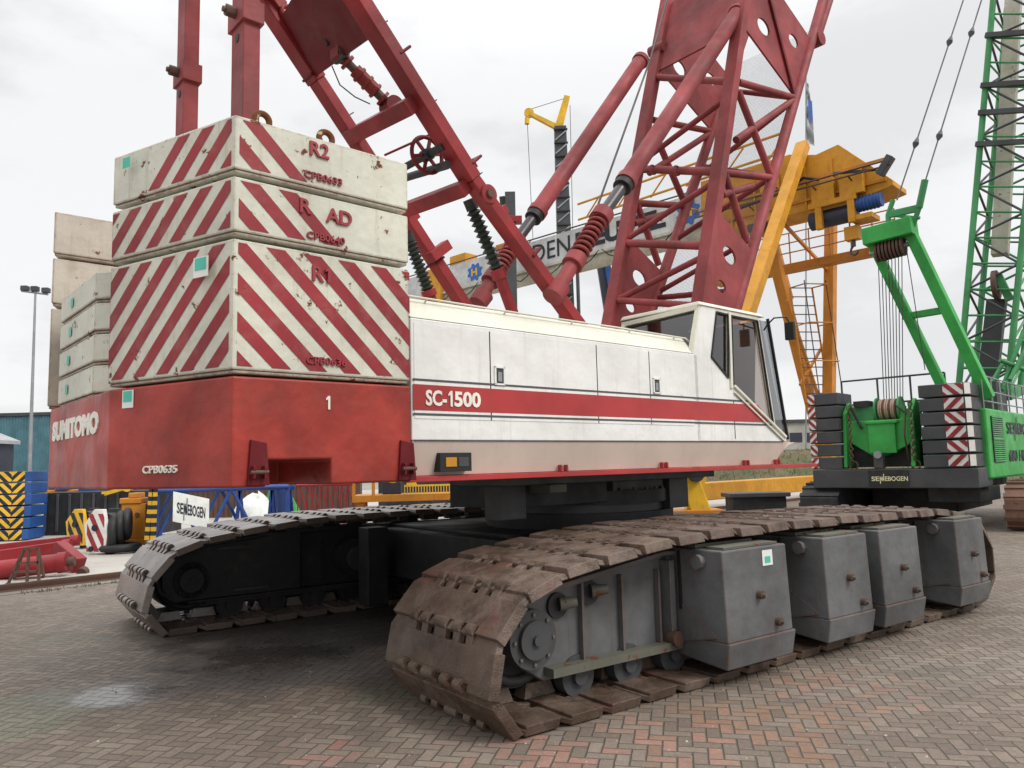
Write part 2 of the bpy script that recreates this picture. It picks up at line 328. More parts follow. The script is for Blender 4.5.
        for a, b in props.items(): o[a] = b
        return o
ORI = {}
def fix(mesh_obj):    # recalculated normals
    bm = bmesh.new(); bm.from_mesh(mesh_obj.data); bmesh.ops.recalc_face_normals(bm, faces=bm.faces[:]); bm.to_mesh(mesh_obj.data); bm.free(); return mesh_obj
_T = {}
def text_geo(string, bold, ext, shear=0.):
    key = (string, bold, round(ext, 4), shear)
    if key in _T: return _T[key]
    cu = bpy.data.curves.new('txt', 'FONT'); cu.body = string; cu.size = 1; cu.offset = bold; cu.extrude = ext/2; cu.resolution_u = 3; cu.shear = shear
    o = bpy.data.objects.new('txt', cu); COL.objects.link(o); bpy.context.view_layer.update()
    me = bpy.data.meshes.new_from_object(o.evaluated_get(bpy.context.evaluated_depsgraph_get()))
    vs = [tuple(v.co) for v in me.vertices]; fs = [tuple(p.vertices) for p in me.polygons]
    bpy.data.objects.remove(o); bpy.data.curves.remove(cu); bpy.data.meshes.remove(me)
    xs = [v[0] for v in vs]; ys = [v[1] for v in vs]
    _T[key] = (vs, fs, (max(xs)-min(xs), max(ys)-min(ys), min(xs), min(ys))); return _T[key]
def thing(name, label, cat, loc, group=None):
    o = bpy.data.objects.new(name, None); COL.objects.link(o); o.location = V(loc); o.empty_display_size = .3; ORI[o.name] = V(loc)
    o['label'] = label; o['category'] = cat
    if group: o['group'] = group
    return o
def tag(o, label, cat, group=None):
    o['label'] = label; o['category'] = cat
    if group: o['group'] = group
    return o
def copy_to(src, parent, world):
    """copy of a part (and its children) placed with a world matrix under an unrotated parent"""
    c = src.copy(); COL.objects.link(c); c.parent = parent
    po = ORI[parent.name] if parent is not None else V((0, 0, 0))
    mm = world.copy(); mm.translation = world.translation-po; c.matrix_basis = mm; ORI[c.name] = world.translation.copy()
    for ch in src.children:
        d = ch.copy(); COL.objects.link(d); d.parent = c
    return c
def bands(rect, period, duty, k, u_from, u_to, phase=0.):
    """polygons of diagonal bands  (u + k v) clipped to rect (u0,v0,u1,v1)"""
    u0, v0, u1, v1 = rect; out = []
    n0 = int(math.floor((min(u0, u1)-abs(k)*(v1-v0)*2-1)/period))-2
    for n in range(n0, n0+200):
        a = n*period+phase; b = a+period*duty
        poly = [(u0, v0), (u1, v0), (u1, v1), (u0, v1)]
        for sgn, lim in ((1, a), (-1, b)):
            res = []
            for i in range(len(poly)):
                p, q = poly[i], poly[(i+1) % len(poly)]; fp = sgn*((p[0]+k*p[1])-lim); fq = sgn*((q[0]+k*q[1])-lim)
                if fp >= 0: res.append(p)
                if (fp >= 0) != (fq >= 0): t = fp/(fp-fq); res.append((p[0]+(q[0]-p[0])*t, p[1]+(q[1]-p[1])*t))
            poly = res
            if len(poly) < 3: break
        if len(poly) >= 3:
            cu = sum(p[0] for p in poly)/len(poly)
            if u_from <= cu <= u_to: out.append(poly)
    return out
def stripe_face(mb, org, right, up, rect, period, duty, k, mat, u_from=-9, u_to=9, phase=0., off=.003):
    right = V(right).normalized(); up = V(up).normalized(); n = right.cross(up); org = V(org)
    for poly in bands(rect, period, duty, k, u_from, u_to, phase):
        mb.sheet([org+right*u+up*v+n*off for u, v in poly], mat)
def seb_text(mb, org, right, up, h, mat, width=None, ext=.004):
    """the crane maker's name with its tall slashed letter pair"""
    right = V(right).normalized(); up = V(up).normalized(); n = right.cross(up); org = V(org); width = width or h*6.2
    mb.text('SE', org, right, up, h, mat, ext, .02, width*.22)
    mb.text('EBOGEN', org+right*width*.38, right, up, h, mat, ext, .02, width*.62)
    x0 = width*.235; w = width*.125; lo = -h*.55; hi = h*1.55; t = w*.2
    def quad(a, b, c, d): mb.sheet([org+right*p[0]+up*p[1]+n*(ext+.002) for p in (a, b, c, d)], mat)
    quad((x0, lo), (x0+t, lo), (x0+t, h), (x0, h))
    quad((x0, h), (x0+t*.9, h*1.0), (x0+w*.5+t*.4, h*.0), (x0+w*.5-t*.4, h*.0))
    quad((x0+w*.5-t*.5, 0), (x0+w*.5+t*.5, 0), (x0+w*.5+t*.5, h), (x0+w*.5-t*.5, h))
    quad((x0+w*.5-t*.4, h), (x0+w*.5+t*.4, h), (x0+w, 0), (x0+w-t, 0))
    quad((x0+w-t, 0), (x0+w, 0), (x0+w, hi), (x0+w-t, hi))
# ================================================================== SETTING
def poly_sheet(name, pts, z, mat, **k):
    mb = MB(); mb.sheet([(p[0], p[1], z) for p in pts], mat); o = mb.build(name, **k); o['kind'] = 'structure'; return o
g = poly_sheet('ground', [(-900, -200), (900, -200), (900, 1600), (-900, 1600)], -.004, 'earth')
RF = Frame(gnd(60, 586), 44)                     # the gantry rail: local x along it, local y towards the far yard
def rf(x, y, z=0): return RF.M@V((x, y, z))
poly_sheet('brick_paving', [rf(-40, -.35), rf(90, -.35), rf(90, -90), rf(-40, -90)], 0, 'paver')
poly_sheet('yard_concrete', [rf(-60, .35), rf(60, .35), rf(60, 40), rf(-60, 40)], 0, 'concrete')
mb = MB(RF); mb.box((-40, -.35, -.1), (90, .35, .008), 'curb'); o = mb.build('rail_bed'); o['kind'] = 'structure'
mb = MB(RF)
for yy in (-.04,): mb.prism([(-.06, .012), (.06, .012), (.02, .03), (.035, .09), (.035, .12), (-.035, .12), (-.035, .09), (-.02, .03)], 'x', -40, 80, 'rust')
tag(mb.build('gantry_rail'), 'long rusty steel rail set in the paving, running under the yellow gantry crane', 'rail')
# weeds along the rail
mb = MB(RF)
for i in range(2600):
    x = random.uniform(-14, 6); y = random.uniform(-.5, -.3) if random.random() < .7 else random.uniform(.1, .32)
    if math.sin(x*1.7)+math.sin(x*.63+1) < -.3: continue
    h_ = random.uniform(.02, .06); a = random.uniform(0, PI); dx, dy = math.cos(a)*.008, math.sin(a)*.008; l = random.uniform(-.03, .03)
    mb.sheet([(x-dx, y-dy, 0), (x+dx, y+dy, 0), (x+l, y+l, h_)], 'weed')
o = mb.build('weeds'); o['kind'] = 'stuff'; tag(o, 'short green weeds growing along the rusty ground rail', 'weeds')
mb = MB()
for i in range(700):
    p = gnd(random.uniform(0, 1024), random.uniform(640, 790)); r_ = random.uniform(.002, .008)*(1 if random.random() < .9 else 1.8); a = random.uniform(0, PI)
    vs = [p+V((math.cos(a+k*PI/2)*r_*random.uniform(.6, 1.2), math.sin(a+k*PI/2)*r_*random.uniform(.6, 1.2), 0)) for k in range(4)]+[p+V((0, 0, r_*.7))]
    mb.add(vs, [(0, 1, 4), (1, 2, 4), (2, 3, 4), (3, 0, 4)], 'concrete' if random.random() < .35 else 'curb')
o = mb.build('gravel'); o['kind'] = 'stuff'; tag(o, 'loose grit and small stones scattered over the brick paving in front', 'gravel')
# grass mound on the right, behind the gantry rail
def terrain(name, x0, x1, y0, y1, fn, mat, nx=40, ny=24):
    mb = MB(); vs = []; 
    for j in range(ny+1):
        for i in range(nx+1):
            x = x0+(x1-x0)*i/nx; y = y0+(y1-y0)*j/ny; vs.append((x, y, fn(x, y, i/nx, j/ny)))
    mb.add(vs, [(j*(nx+1)+i, j*(nx+1)+i+1, (j+1)*(nx+1)+i+1, (j+1)*(nx+1)+i) for j in range(ny) for i in range(nx)], mat, True)
    return mb.build(name)
from mathutils import noise as mnoise
def mound(x, y, u, v):
    e = min(1, min(u, 1-u)*7)*min(1, min(v, 1-v)*5)
    return -.3+e*(2.45+.5*mnoise.noise(V((x*.12, y*.12, 0)))+.14*mnoise.noise(V((x*.7, y*.7, 3))))
o = terrain('grass_bank', 9, 44, 44, 66, mound, 'grassland', 80, 50); o['kind'] = 'structure'
mb = MB()
for i in range(14000):
    u = random.random(); v = random.random()*.6; x = 9+35*u; y = 44+22*v; z = mound(x, y, u, v); h_ = random.uniform(.05, .2); a = random.uniform(0, PI); dx, dy = math.cos(a)*.025, math.sin(a)*.025
    mb.sheet([(x-dx, y-dy, z-.02), (x+dx, y+dy, z-.02), (x+random.uniform(-.1, .1), y, z+h_)], 'weed' if random.random() < .25 else 'grassland')
o = mb.build('tufted_grass'); o['kind'] = 'stuff'; tag(o, 'rough tufted grass covering the low bank behind the gantry', 'grass')
# ================================================================== THE BIG CRANE
crane = thing('crawler_crane', 'big red and white crawler crane on muddy tracks filling the middle of the yard', 'crane', H.M@V((0, 0, 0)))
YS = -2.06
# ---- tracks
def loop_path():
    pts = [(-3.27, 0), (3.1, 0), (3.4, .06), (3.62, .26), (3.68, .55), (3.5, .85), (3.15, 1.03), (2.5, 1.13), (0, 1.16), (-1.5, 1.15), (-1.95, 1.11), (-2.6, 1.04), (-3.05, .96), (-3.30, .79), (-3.45, .52), (-3.475, .24), (-3.41, .07)]
    return [V((p[0], 0, p[1])) for p in pts]
def resample(pts, n):
    pts = pts+[pts[0]]; L = [0]
    for a, b in zip(pts, pts[1:]): L.append(L[-1]+(b-a).length)
    out = []; k = 0
    for i in range(n):
        s_ = L[-1]*i/n
        while L[k+1] < s_: k += 1
        t = (s_-L[k])/(L[k+1]-L[k]); out.append(pts[k].lerp(pts[k+1], t))
    return out, L[-1]/n
def make_shoe(matname, wid):
    mb = MB(); p = .378; hw = wid/2; t = .07
    # local: x along chain, y across, z outward (0 = outer face)
    mb.hexa([(-p/2+.075, -hw, -t), (p/2-.085, -hw, -t), (p/2-.085, hw, -t), (-p/2+.075, hw, -t)], [(-p/2+.065, -hw+.02, 0), (p/2-.085, -hw+.02, 0), (p/2-.085, hw-.02, 0), (-p/2+.065, hw-.02, 0)], matname)
    for s_ in (-1, 1): mb.hexa([(-p/2+.012, s_*hw, -t), (-p/2+.08, s_*hw, -t), (-p/2+.08, s_*(hw-.27), -t), (-p/2+.012, s_*(hw-.27), -t)], [(-p/2+.016, s_*(hw-.02), -.002), (-p/2+.08, s_*(hw-.02), -.001), (-p/2+.08, s_*(hw-.27), -.001), (-p/2+.016, s_*(hw-.27), -.002)], matname)
    # overlapping lip towards each end of the pad, wide pads at the sides
    for s_ in (-1, 1):
        mb.hexa([(p/2-.09, s_*hw, -.045), (p/2-.005, s_*(hw-.03), -.07), (p/2-.005, s_*(hw-.30), -.07), (p/2-.09, s_*(hw-.30), -.045)], [(p/2-.09, s_*(hw-.02), -.004), (p/2-.005, s_*(hw-.05), -.035), (p/2-.005, s_*(hw-.30), -.035), (p/2-.09, s_*(hw-.30), -.004)], matname)
    for c, w in ((-.38, .08), (-.22, .08), (-.01, .15), (.20, .08), (.36, .08)):
        mb.box((p/2-.09, c-w/2, -.05), (p/2+.035, c+w/2, -.004), matname)
        mb.tube((p/2+.012, c-w/2, -.024), (p/2+.012, c+w/2, -.024), .042, matname, n=10)
    for c, w in ((-.30, .05), (-.125, .05), (.115, .05), (.28, .05)):
        mb.box((-p/2-.0, c-w/2, -.05), (-p/2+.08, c+w/2, -.008), matname)
    # drive lugs inside
    for c in (-.17, .17): mb.hexa([(-.11, c-.05, -.17), (.11, c-.05, -.17), (.11, c+.05, -.17), (-.11, c+.05, -.17)], [(-.14, c-.07, -t), (.14, c-.07, -t), (.14, c+.07, -t), (-.14, c+.07, -t)], matname)
    return mb
def crawler(yc, dx, wid, shoemat, face, label):
    tr_o = U.M@V((dx, yc, 0))
    fm = MB(U); s_ = face                      # face = -1: the outward side faces the camera
    # frame body
    y0, y1 = yc-.33, yc+.33
    prof = [(-2.75, .2), (2.85, .2), (3.1, .35), (3.12, .7), (2.8, .9), (-1.6, .99), (-2.3, .9), (-2.92, .8), (-3.02, .55), (-2.95, .33)]
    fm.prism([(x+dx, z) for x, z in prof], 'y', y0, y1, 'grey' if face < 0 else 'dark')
    fr = fix(fm.build('crawler_track', crane, bevel=.012, label=label, origin=tr_o))
    # shoes
    pts, pitch = resample(loop_path(), 42)
    src = make_shoe(shoemat, wid); so = src.build('track_shoe', None, bevel=.006, origin=V((0, 0, 0)))
    so.parent = fr; first = True; N = len(pts)
    for i in range(N):
        a = pts[i]; b = pts[(i+1) % N]; mid = (a+b)/2; d = (b-a).normalized()
        # counter-clockwise in x,z: outward normal = (d.z,0,-d.x)
        nrm = V((d.z, 0, -d.x)); X = -d; Zv = nrm; Yv = Zv.cross(X)
        mloc = Matrix((X, Yv, Zv)).transposed().to_4x4()
        mloc = mloc@Matrix.Rotation(random.uniform(-.022, .022), 4, 'Y')
        mloc.translation = mid+V((dx, yc+random.uniform(-.008, .008), 0))+nrm*random.uniform(-.006, .006)+V((0, 0, .006))
        w = U.M@mloc
        if first:
            mm = w.copy(); mm.translation = w.translation-tr_o; so.matrix_basis = mm; first = False
        else:
            c = so.copy(); COL.objects.link(c); c.parent = fr; mm = w.copy(); mm.translation = w.translation-tr_o; c.matrix_basis = mm
    # rollers
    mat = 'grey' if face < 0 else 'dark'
    proto = None
    for i in range(11):
        x = -2.45+i*.5
        r = MB(U); c = (x+dx, yc, .19)
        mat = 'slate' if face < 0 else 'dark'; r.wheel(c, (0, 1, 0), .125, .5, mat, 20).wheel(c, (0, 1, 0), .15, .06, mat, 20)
        for e in (-1, 1): r.wheel((x+dx, yc+e*.30, .19), (0, 1, 0), .15, .10, mat, 20).wheel((x+dx, yc+e*.37, .19), (0, 1, 0), .06, .03, mat, 12)
        r.build('track_roller', fr)
    for x in (-1.2, 0, 1.3):
        MB(U).wheel((x+dx, yc, 1.0), (0, 1, 0), .08, .5, mat, 16).build('carrier_roller', fr)
    for x, rr in ((-2.90, .36), (3.12, .40)):
        r = MB(U); zc = .52
        r.wheel((x+dx, yc, zc), (0, 1, 0), rr, .42, 'dark', 40)
        for e in (-1, 1):
            r.torus((x+dx, yc+e*.22, zc), (0, 1, 0), rr-.05, .035, mat)
            r.wheel((x+dx, yc+e*.30, zc), (0, 1, 0), .2, .24, mat, 32)
            r.wheel((x+dx, yc+e*.44, zc), (0, 1, 0), .13, .03, mat, 24).wheel((x+dx, yc+e*.47, zc), (0, 1, 0), .035, .02, mat, 12)
            for k in range(8):
                a = 2*PI*k/8; r.wheel((x+dx+math.cos(a)*.165, yc+e*.43, zc+math.sin(a)*.165), (0, 1, 0), .013, .015, 'olive' if face < 0 else mat, 6)
        r.build('drive_wheel' if x > 0 else 'idler_wheel', fr)
    # ribs and lower flange on the visible side
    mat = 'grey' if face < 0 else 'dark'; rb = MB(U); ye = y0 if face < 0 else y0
    for x in (-2.42, -2.02, -1.62, -1.35, -.5, .4, 1.3, 2.2): rb.box((x+dx, y0-.05, .28), (x+dx+.022, y0-.002, .86+.0*x), mat)
    rb.box((-2.75+dx, y0-.11, .24), (2.7+dx, y0-.003, .30), 'olive' if face < 0 else mat)
    rb.prism([(-2.85+dx, .80), (-1.6+dx, .97), (2.6+dx, .90), (2.6+dx, .93), (-1.6+dx, 1.0), (-2.85+dx, .84)], 'y', y0-.1, y0-.003, mat)
    fix(rb.build('frame_rib', fr))
    return fr
YN = -2.56
near = crawler(YN, .05, 1.41, 'shoe', -1, 'near track of brown muddy steel shoes with grey weights on its side')
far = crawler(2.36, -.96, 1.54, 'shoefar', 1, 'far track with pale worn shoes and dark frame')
# near track: lifting lugs, cut-outs, rounded end guard
for px, py in ((566, 603), (597, 590)):
    p = U.aty(px, py, YN-.36)
    mb = MB(U); mb.tube((p.x-.06, p.y, p.z), (p.x+.05, p.y-.06, p.z+.01), .05, 'olive', r2=.035, n=14); mb.wheel((p.x-.07, YN-.34, p.z-.01), (0, 1, 0), .09, .03, 'dark', 20)
    mb.build('lifting_lug', near, bevel=.004)
# inner guard on far frame: rounded raised rim
mb = MB(U); yy = 2.36-.36
rim = [(-3.0, .30), (-3.18, .42), (-3.22, .6), (-3.1, .78), (-2.85, .88), (-2.0, .96), (-.8, 1.0)]
mb.path([(x-1.0, yy-.03, z) for x, z in rim], .035, 'dark', 8); mb.box((-3.9, yy-.10, .27), (-1.2, yy-.0, .3), 'dark'); mb.prism([(-4.02, .30), (-4.16, .45), (-4.17, .62), (-4.05, .78), (-3.8, .87), (-2.6, .98), (-2.6, .3)], 'y', yy-.06, yy-.002, 'dark')
for x, z in ((-2.6, .83), (-2.4, .35)): mb.box((x-1.0, yy-.1, z), (x-.6, yy-.062, z+.03), 'slate')
fix(mb.build('end_guard', far, bevel=.01))
MB(U).wheel((-1.95, yy-.12, .62), (0, 1, 0), .22, .3, 'dark', 28).wheel((-1.95, yy-.3, .62), (0, 1, 0), .15, .12, 'slate', 28).wheel((-1.8, yy-.28, .72), (0, 1, 0), .07, .2, 'dark', 16).build('travel_motor', far)
# side weights
SW = [(-1.39, -.60, 'steel grey side weight with a white sticker, nearest the camera'), (-.06, .62, 'second grey side weight'), (.85, 1.55, 'third grey side weight'), (2.35, 2.98, 'grey side weight at the far end of the track')]
for k, (x0, x1, lab) in enumerate(SW):
    mb = MB(U); y0 = -3.45; y1 = -2.70; zt = 1.02; xb = x1+.045
    # tapered casting: left face plain, lower lip flared
    b4 = [(x0, y0, .34), (x1+.02, y0, .34), (x1+.02, y1, .34), (x0, y1, .34)]; t4 = [(x0-.015, y0+.01, zt), (x1-.0, y0+.01, zt), (x1-.0, y1, zt), (x0-.015, y1, zt)]
    mb.hexa(b4, t4, 'grey')
    mb.hexa([(x0+.01, y0+.03, .14), (xb, y0+.03, .14), (xb, y1+.08, .22), (x0+.01, y1+.08, .22)], [(x0-.004, y0-.012, .343), (xb, y0-.012, .343), (xb, y1, .343), (x0-.004, y1, .343)], 'grey')
    w = mb.build('side_weight', crane, bevel=.012, label=lab, origin=U.M@V(((x0+x1)/2, y0, .14)))
    mb = MB(U); yg = y0+.42; mb.box((x0-.03, yg, .55), (x0-.008, yg+.018, 1.0), 'rubber').box((x0+.06, y0+.05, zt+.003), (x1-.06, y0+.22, zt+.02), 'olive').box((x0+.03, y0+.30, zt+.003), (x1-.05, y1-.02, zt+.03), 'olive')
    mb.build('slab_joint', w)
    for yb in (y0+.22, y0+.58):
        MB(U).wheel((x0-.04, yb, .93), (1, 0, 0), .058, .06, 'grey', 8).build('bolt', w, bevel=.006)
    for (fx, z) in ((.50, .66), (.77, .39+.04)):
        MB(U).wheel((x0+(x1-x0)*fx, y0-.015, z), (0, 1, 0), .032, .05, 'rust', 10).wheel((x0+(x1-x0)*fx, y0-.03, z), (0, 1, 0), .016, .08, 'olive', 8).build('bolt', w)
    if k == 0:
        mb = MB(U); mb.sheet([(x0+.47, y0+.004, .87), (x0+.60, y0+.004, .87), (x0+.60, y0+.006, .99), (x0+.47, y0+.006, .99)], 'labelwhite'); mb.sheet([(x0+.50, y0+.002, .89), (x0+.57, y0+.002, .89), (x0+.57, y0+.003, .94), (x0+.50, y0+.003, .94)], 'teal'); mb.build('sticker', w)
    mb = MB(U); mb.prism([(y1-.02, .24), (y0+.10, .37), (y0+.12, .40), (y1-.12, .72), (y1-.02, .78)], 'x', x0-.014, x0-.002, 'grey'); fix(mb.build('gusset_plate', w))
    # mounting arm from track frame
    mb = MB(U); mb.prism([(y1-.02, .28), (y1+.30, .30), (y1+.30, .9), (y1+.0, .9)], 'x', x0-.09, x0-.06, 'grey'); mb.prism([(y1-.1, .2), (y1+.30, .3), (y1+.30, .9), (y1+.0, .9)], 'x', x0+.3, x0+.36, 'grey'); fix(mb.build('bracket', w))
mb = MB(U)
mb.prism([(-3.0, .27), (-2.92, .2), (-2.86, .2), (-2.86, .93), (-3.0, .93)], 'x', -1.50, -1.44, 'grey').wheel((-1.47, -3.0, .33), (0, 1, 0), .06, .08, 'rust', 10)
fix(mb.build('weight_bracket', near, bevel=.006))
# ---- car body, slew ring
cb = MB(U)
cb.box((-1.55, -1.9, .5), (1.9, 1.7, 1.02), 'dark')
for x in (-1.35, 1.35): cb.box((x-.38, -2.35, .42), (x+.38, 2.1, .98), 'dark')
cb.prism([(1.9, .6), (2.4, .7), (2.4, .9), (1.9, 1.02)], 'y', -.8, .8, 'dark')
body = fix(cb.build('car_body', crane, bevel=.02, origin=U.M@V((0, 0, .5))))
for x, y in ((-1.55, -1.2), (-2.0, 1.2), (2.1, -1.4), (2.0, 1.3)):
    j = MB(U); j.box((x-.13, y-.13, .12), (x+.13, y+.13, 1.02), 'dark'); j.build('jack_leg', body, bevel=.01)
sl = MB(H); c = (-.3, 0, 0)
sl.wheel((-.05, -.25, 1.10), (0, 0, 1), 1.10, .16, 'dark', 56).wheel((-.05, -.25, 1.23), (0, 0, 1), 1.0, .1, 'slate', 56).wheel((-.05, -.25, 1.34), (0, 0, 1), 1.06, .14, 'dark', 56)
for k_ in range(36): a_ = 2*PI*k_/36; sl.wheel((-.05+1.03*math.cos(a_), -.25+1.03*math.sin(a_), 1.425), (0, 0, 1), .022, .03, 'slate', 6)
sl.build('slewing_ring', crane, bevel=.008)
uf = MB(H)
uf.box((-2.2, -1.45, 1.52), (1.0, -.6, 1.63), 'slate').box((-1.0, -.6, 1.53), (1.4, 1.6, 1.629), 'dark')
uf.box((-2.12, -1.25, 1.20), (-1.8, -1.02, 1.52), 'slate').box((-1.78, -1.2, 1.3), (-.6, -1.0, 1.518), 'dark').box((-.5, -1.2, 1.3), (.35, -.3, 1.52), 'slate').box((.4, -1.25, 1.18), (.75, -.95, 1.52), 'slate').box((-.8, .2, 1.2), (1.2, 1.3, 1.52), 'dark')
uf.box((-1.72, -1.5, 1.44), (-1.5, -1.2, 1.519), 'olive')
uf.build('revolving_frame', crane, bevel=.008)
# ---- counterweight base
foot = [(-3.66, -2.1), (-4.95, -2.1), (-5.35, -.95), (-5.35, .95), (-4.95, 2.1), (-3.66, 2.1)]
mb = MB(H); mb.prism(foot[::-1], 'z', 1.61, 2.288, 'basered'); base = fix(mb.build('counterweight_base', crane, origin=H.M@V((-4.6, 0, 1.6)), label='big plain red base weight across the tail, lettered in white'))
mb = MB(H); mb.box((-4.73, -2.3, 1.4), (-4.29, -1.3, 1.775), 'darkred'); ct = mb.build('cutter', None)
md = base.modifiers.new('cut', 'BOOLEAN'); md.object = ct; md.solver = 'EXACT'; bpy.context.view_layer.update()
me_ = bpy.data.meshes.new_from_object(base.evaluated_get(bpy.context.evaluated_depsgraph_get())); base.modifiers.clear(); base.data = me_; bpy.data.objects.remove(ct)
if not base.data.materials: base.data.materials.append(M['basered'])
md = base.modifiers.new('bevel', 'BEVEL'); md.width = .014; md.segments = 2; md.limit_method = 'ANGLE'; md.angle_limit = math.radians(15)
for x0, x1 in ((-4.86, -4.74), (-3.78, -3.655)):
    mb = MB(H)
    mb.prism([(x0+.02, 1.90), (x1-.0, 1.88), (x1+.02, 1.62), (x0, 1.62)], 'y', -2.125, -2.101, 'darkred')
    xc = (x0+x1)/2
    for e in (-.035, .035): mb.box((xc+e-.008, -2.17, 1.66), (xc+e+.008, -2.126, 1.74), 'darkred')
    mb.wheel((xc, -2.16, 1.70), (1, 0, 0), .014, .11, 'rust', 8)
    fix(mb.build('hook_bracket', base, bevel=.004))
chd = (V((-5.35, -.95, 0))-V((-4.95, -2.1, 0))).normalized()     # along the angled rear face
sx = V((1, 0, 0)); up = V((0, 0, 1))
def one(mb, org, right, up_, h, mat, ext=.004):
    right = V(right).normalized(); up_ = V(up_).normalized(); n = right.cross(up_); org = V(org); w = h*.16
    P = [(w, 0), (2*w, 0), (2*w, h), (1.1*w, h), (0, h*.80), (0, h*.66), (w, h*.76)]
    vs = [org+right*a+up_*b for a, b in P]; m_ = len(P); vs += [v+n*ext for v in vs]
    return mb.add(vs, [tuple(range(m_))[::-1], tuple(range(m_, 2*m_))]+[(i, (i+1) % m_, m_+(i+1) % m_, m_+i) for i in range(m_)], mat)
fix(one(MB(H), (-4.33, -2.102, 2.10), sx, up, .09, 'letterwhite', .006).build('lettering', base))
MB(H).text('CPB0635', V((-4.95, -2.1, 0))+chd*.83+V((0, 0, 1.71))+V((-.004, -.001, 0)), -chd, up, .05, 'letterwhite', .012, .015, .34).build('lettering', base)
MB(H).text('SUMITOMO', (-5.353, .81, 2.00), (0, -1, 0), up, .165, 'letterwhite', .01, .06, 1.5).build('lettering', base)
def sticker(mb, fr, org, right, w, h, white=True, off=.004):
    right = V(right).normalized(); n = right.cross(up); org = V(org)+n*off
    if white: mb.sheet([org, org+right*w, org+right*w+up*h, org+up*h], 'labelwhite')
    o2 = org+right*w*.1+up*h*(.35 if white else 0)+n*.002
    mb.sheet([o2, o2+right*w*.75, o2+right*w*.75+up*h*(.6 if white else 1), o2+up*h*(.6 if white else 1)], 'teal')
mb = MB(H); sticker(mb, H, V((-4.95, -2.1, 0))+chd*1.07+V((0, 0, 2.15)), -chd, .12, .12); mb.build('sticker', base)
# ---- stacked tail weights (lift-off: things)
def tail_block(z0, z1, mirror, label, mat, txt=None, code=None, ustr=None, sstr=None, phase=0., group=None):
    s_ = 1 if not mirror else -1
    P = lambda x, y: (x, y*s_)
    ft = [P(-3.66, -2.09), P(-4.957, -2.10), P(-5.36, -.92), P(-3.66, -.92)] if not mirror else [P(-3.66, -2.09), P(-4.93, -2.09), P(-5.36, -1.06), P(-3.66, -1.06)]
    if s_ > 0: ft = ft[::-1]
    cen = (sum(p[0] for p in ft)/4, sum(p[1] for p in ft)/4); ins = [(cen[0]+(p[0]-cen[0])*.988, cen[1]+(p[1]-cen[1])*.988) for p in ft]
    mb = MB(H); mb.prism(ft, 'z', z0+.022, z1, mat); mb.prism(ins, 'z', z0, z0+.0225, mat)
    if not mirror:
        A = V((-4.957, -2.10, 0)); d = (V((-5.36, -.92, 0))-A).normalized(); Lc = 1.247; Hh = z1-z0; lo = .045; hi = Hh-.022
        # angled rear face: right = -chd (towards the corner); u from 0 (far end) to Lc
        O = A+d*Lc+V((0, 0, z0))
        stripe_face(mb, O, -d, up, (.012, lo, Lc-.03, hi), .24, .5, -1., 'stripe', *(ustr or (-9, 9)), phase=phase)
        O2 = V((-4.957, -2.10, z0)); sx2 = (V((-3.66, -2.09, 0))-V((-4.957, -2.10, 0))).normalized()
        stripe_face(mb, O2, sx2, up, (.03, lo, 1.30, hi), .255, .5, 1.05, 'stripe', *(sstr or (-9, 9)), phase=phase+.05)
    o = fix(mb.build('counterweight_block', None, bevel=.022))
    tag(o, label, 'counterweight', group)
    return o
GW = 'striped weights stacked on the tail of the red crane'
b1 = tail_block(2.305, 3.145, False, 'tallest striped block of the stack, lettered R1, resting on the red base', 'weight', group=GW)
b2 = tail_block(3.172, 3.545, False, 'middle striped block of the stack, lettered R AD', 'weight', sstr=(-9, .62), group=GW, phase=.1)
b3 = tail_block(3.572, 3.945, False, 'topmost striped block, lettered R2, with two lifting eyes on top', 'weight', ustr=(.45, 9), sstr=(-9, .52), group=GW, phase=.11)
yt = -2.096
for st, x, z, h_, ww, blk in (('R', -4.43, 2.305+.645, .105, None, b1), ('CPB0636', -4.47, 2.305+.09, .05, .29, b1), ('R', -4.52, 3.172+.225, .10, None, b2), ('AD', -4.33, 3.172+.20, .10, None, b2), ('CPB0640', -4.47, 3.172+.06, .05, .28, b2), ('R2', -4.45, 3.575+.235, .10, None, b3), ('CPB0633', -4.49, 3.575+.07, .05, .28, b3)):
    MB(H).text(st, (x, yt-.004, z), sx, up, h_, 'letterred', .02, .02, ww).build('raised_lettering', blk)
fix(one(MB(H), (-4.34, yt-.004, 2.305+.645), sx, up, .105, 'letterred', .02).build('raised_lettering', b1))
for x in (-4.74, -4.28):
    mb = MB(H); mb.torus((x, -2.0, 4.0), (0, 1, 0), .05, .022, 'eye', 20, 8); mb.box((x-.08, -2.025, 3.946), (x+.1, -1.975, 3.965), 'eye'); mb.build('lifting_eye', b3)
mb = MB(H); sticker(mb, H, V((-5.0, -2.10, 0))+chd*1.04+V((-.012, 0, 3.575+.22)), -chd, .11, .075, False); mb.build('sticker', b3)
mb = MB(H); sticker(mb, H, V((-4.99, -2.10, 0))+chd*.30+V((-.008, 0, 2.305+.62)), -chd, .14, .13); mb.build('sticker', b1)
tail_block(2.30, 3.20, True, 'plain old cream block at the bottom of the far stack on the tail', 'weightold', group='plain weights of the far stack')
tail_block(3.225, 3.66, True, 'plain old cream block in the middle of the far stack on the tail', 'weightold', group='plain weights of the far stack')
tail_block(3.685, 4.09, True, 'plain old cream block topping the far stack on the tail', 'weightold', group='plain weights of the far stack')
names = ['lowest small cream slab between the two tail stacks, sitting on the red base', 'second small cream slab from the bottom, teal label, between the tail stacks', 'third small cream slab from the bottom, teal label, between the tail stacks', 'uppermost small cream slab, between the two tail stacks']
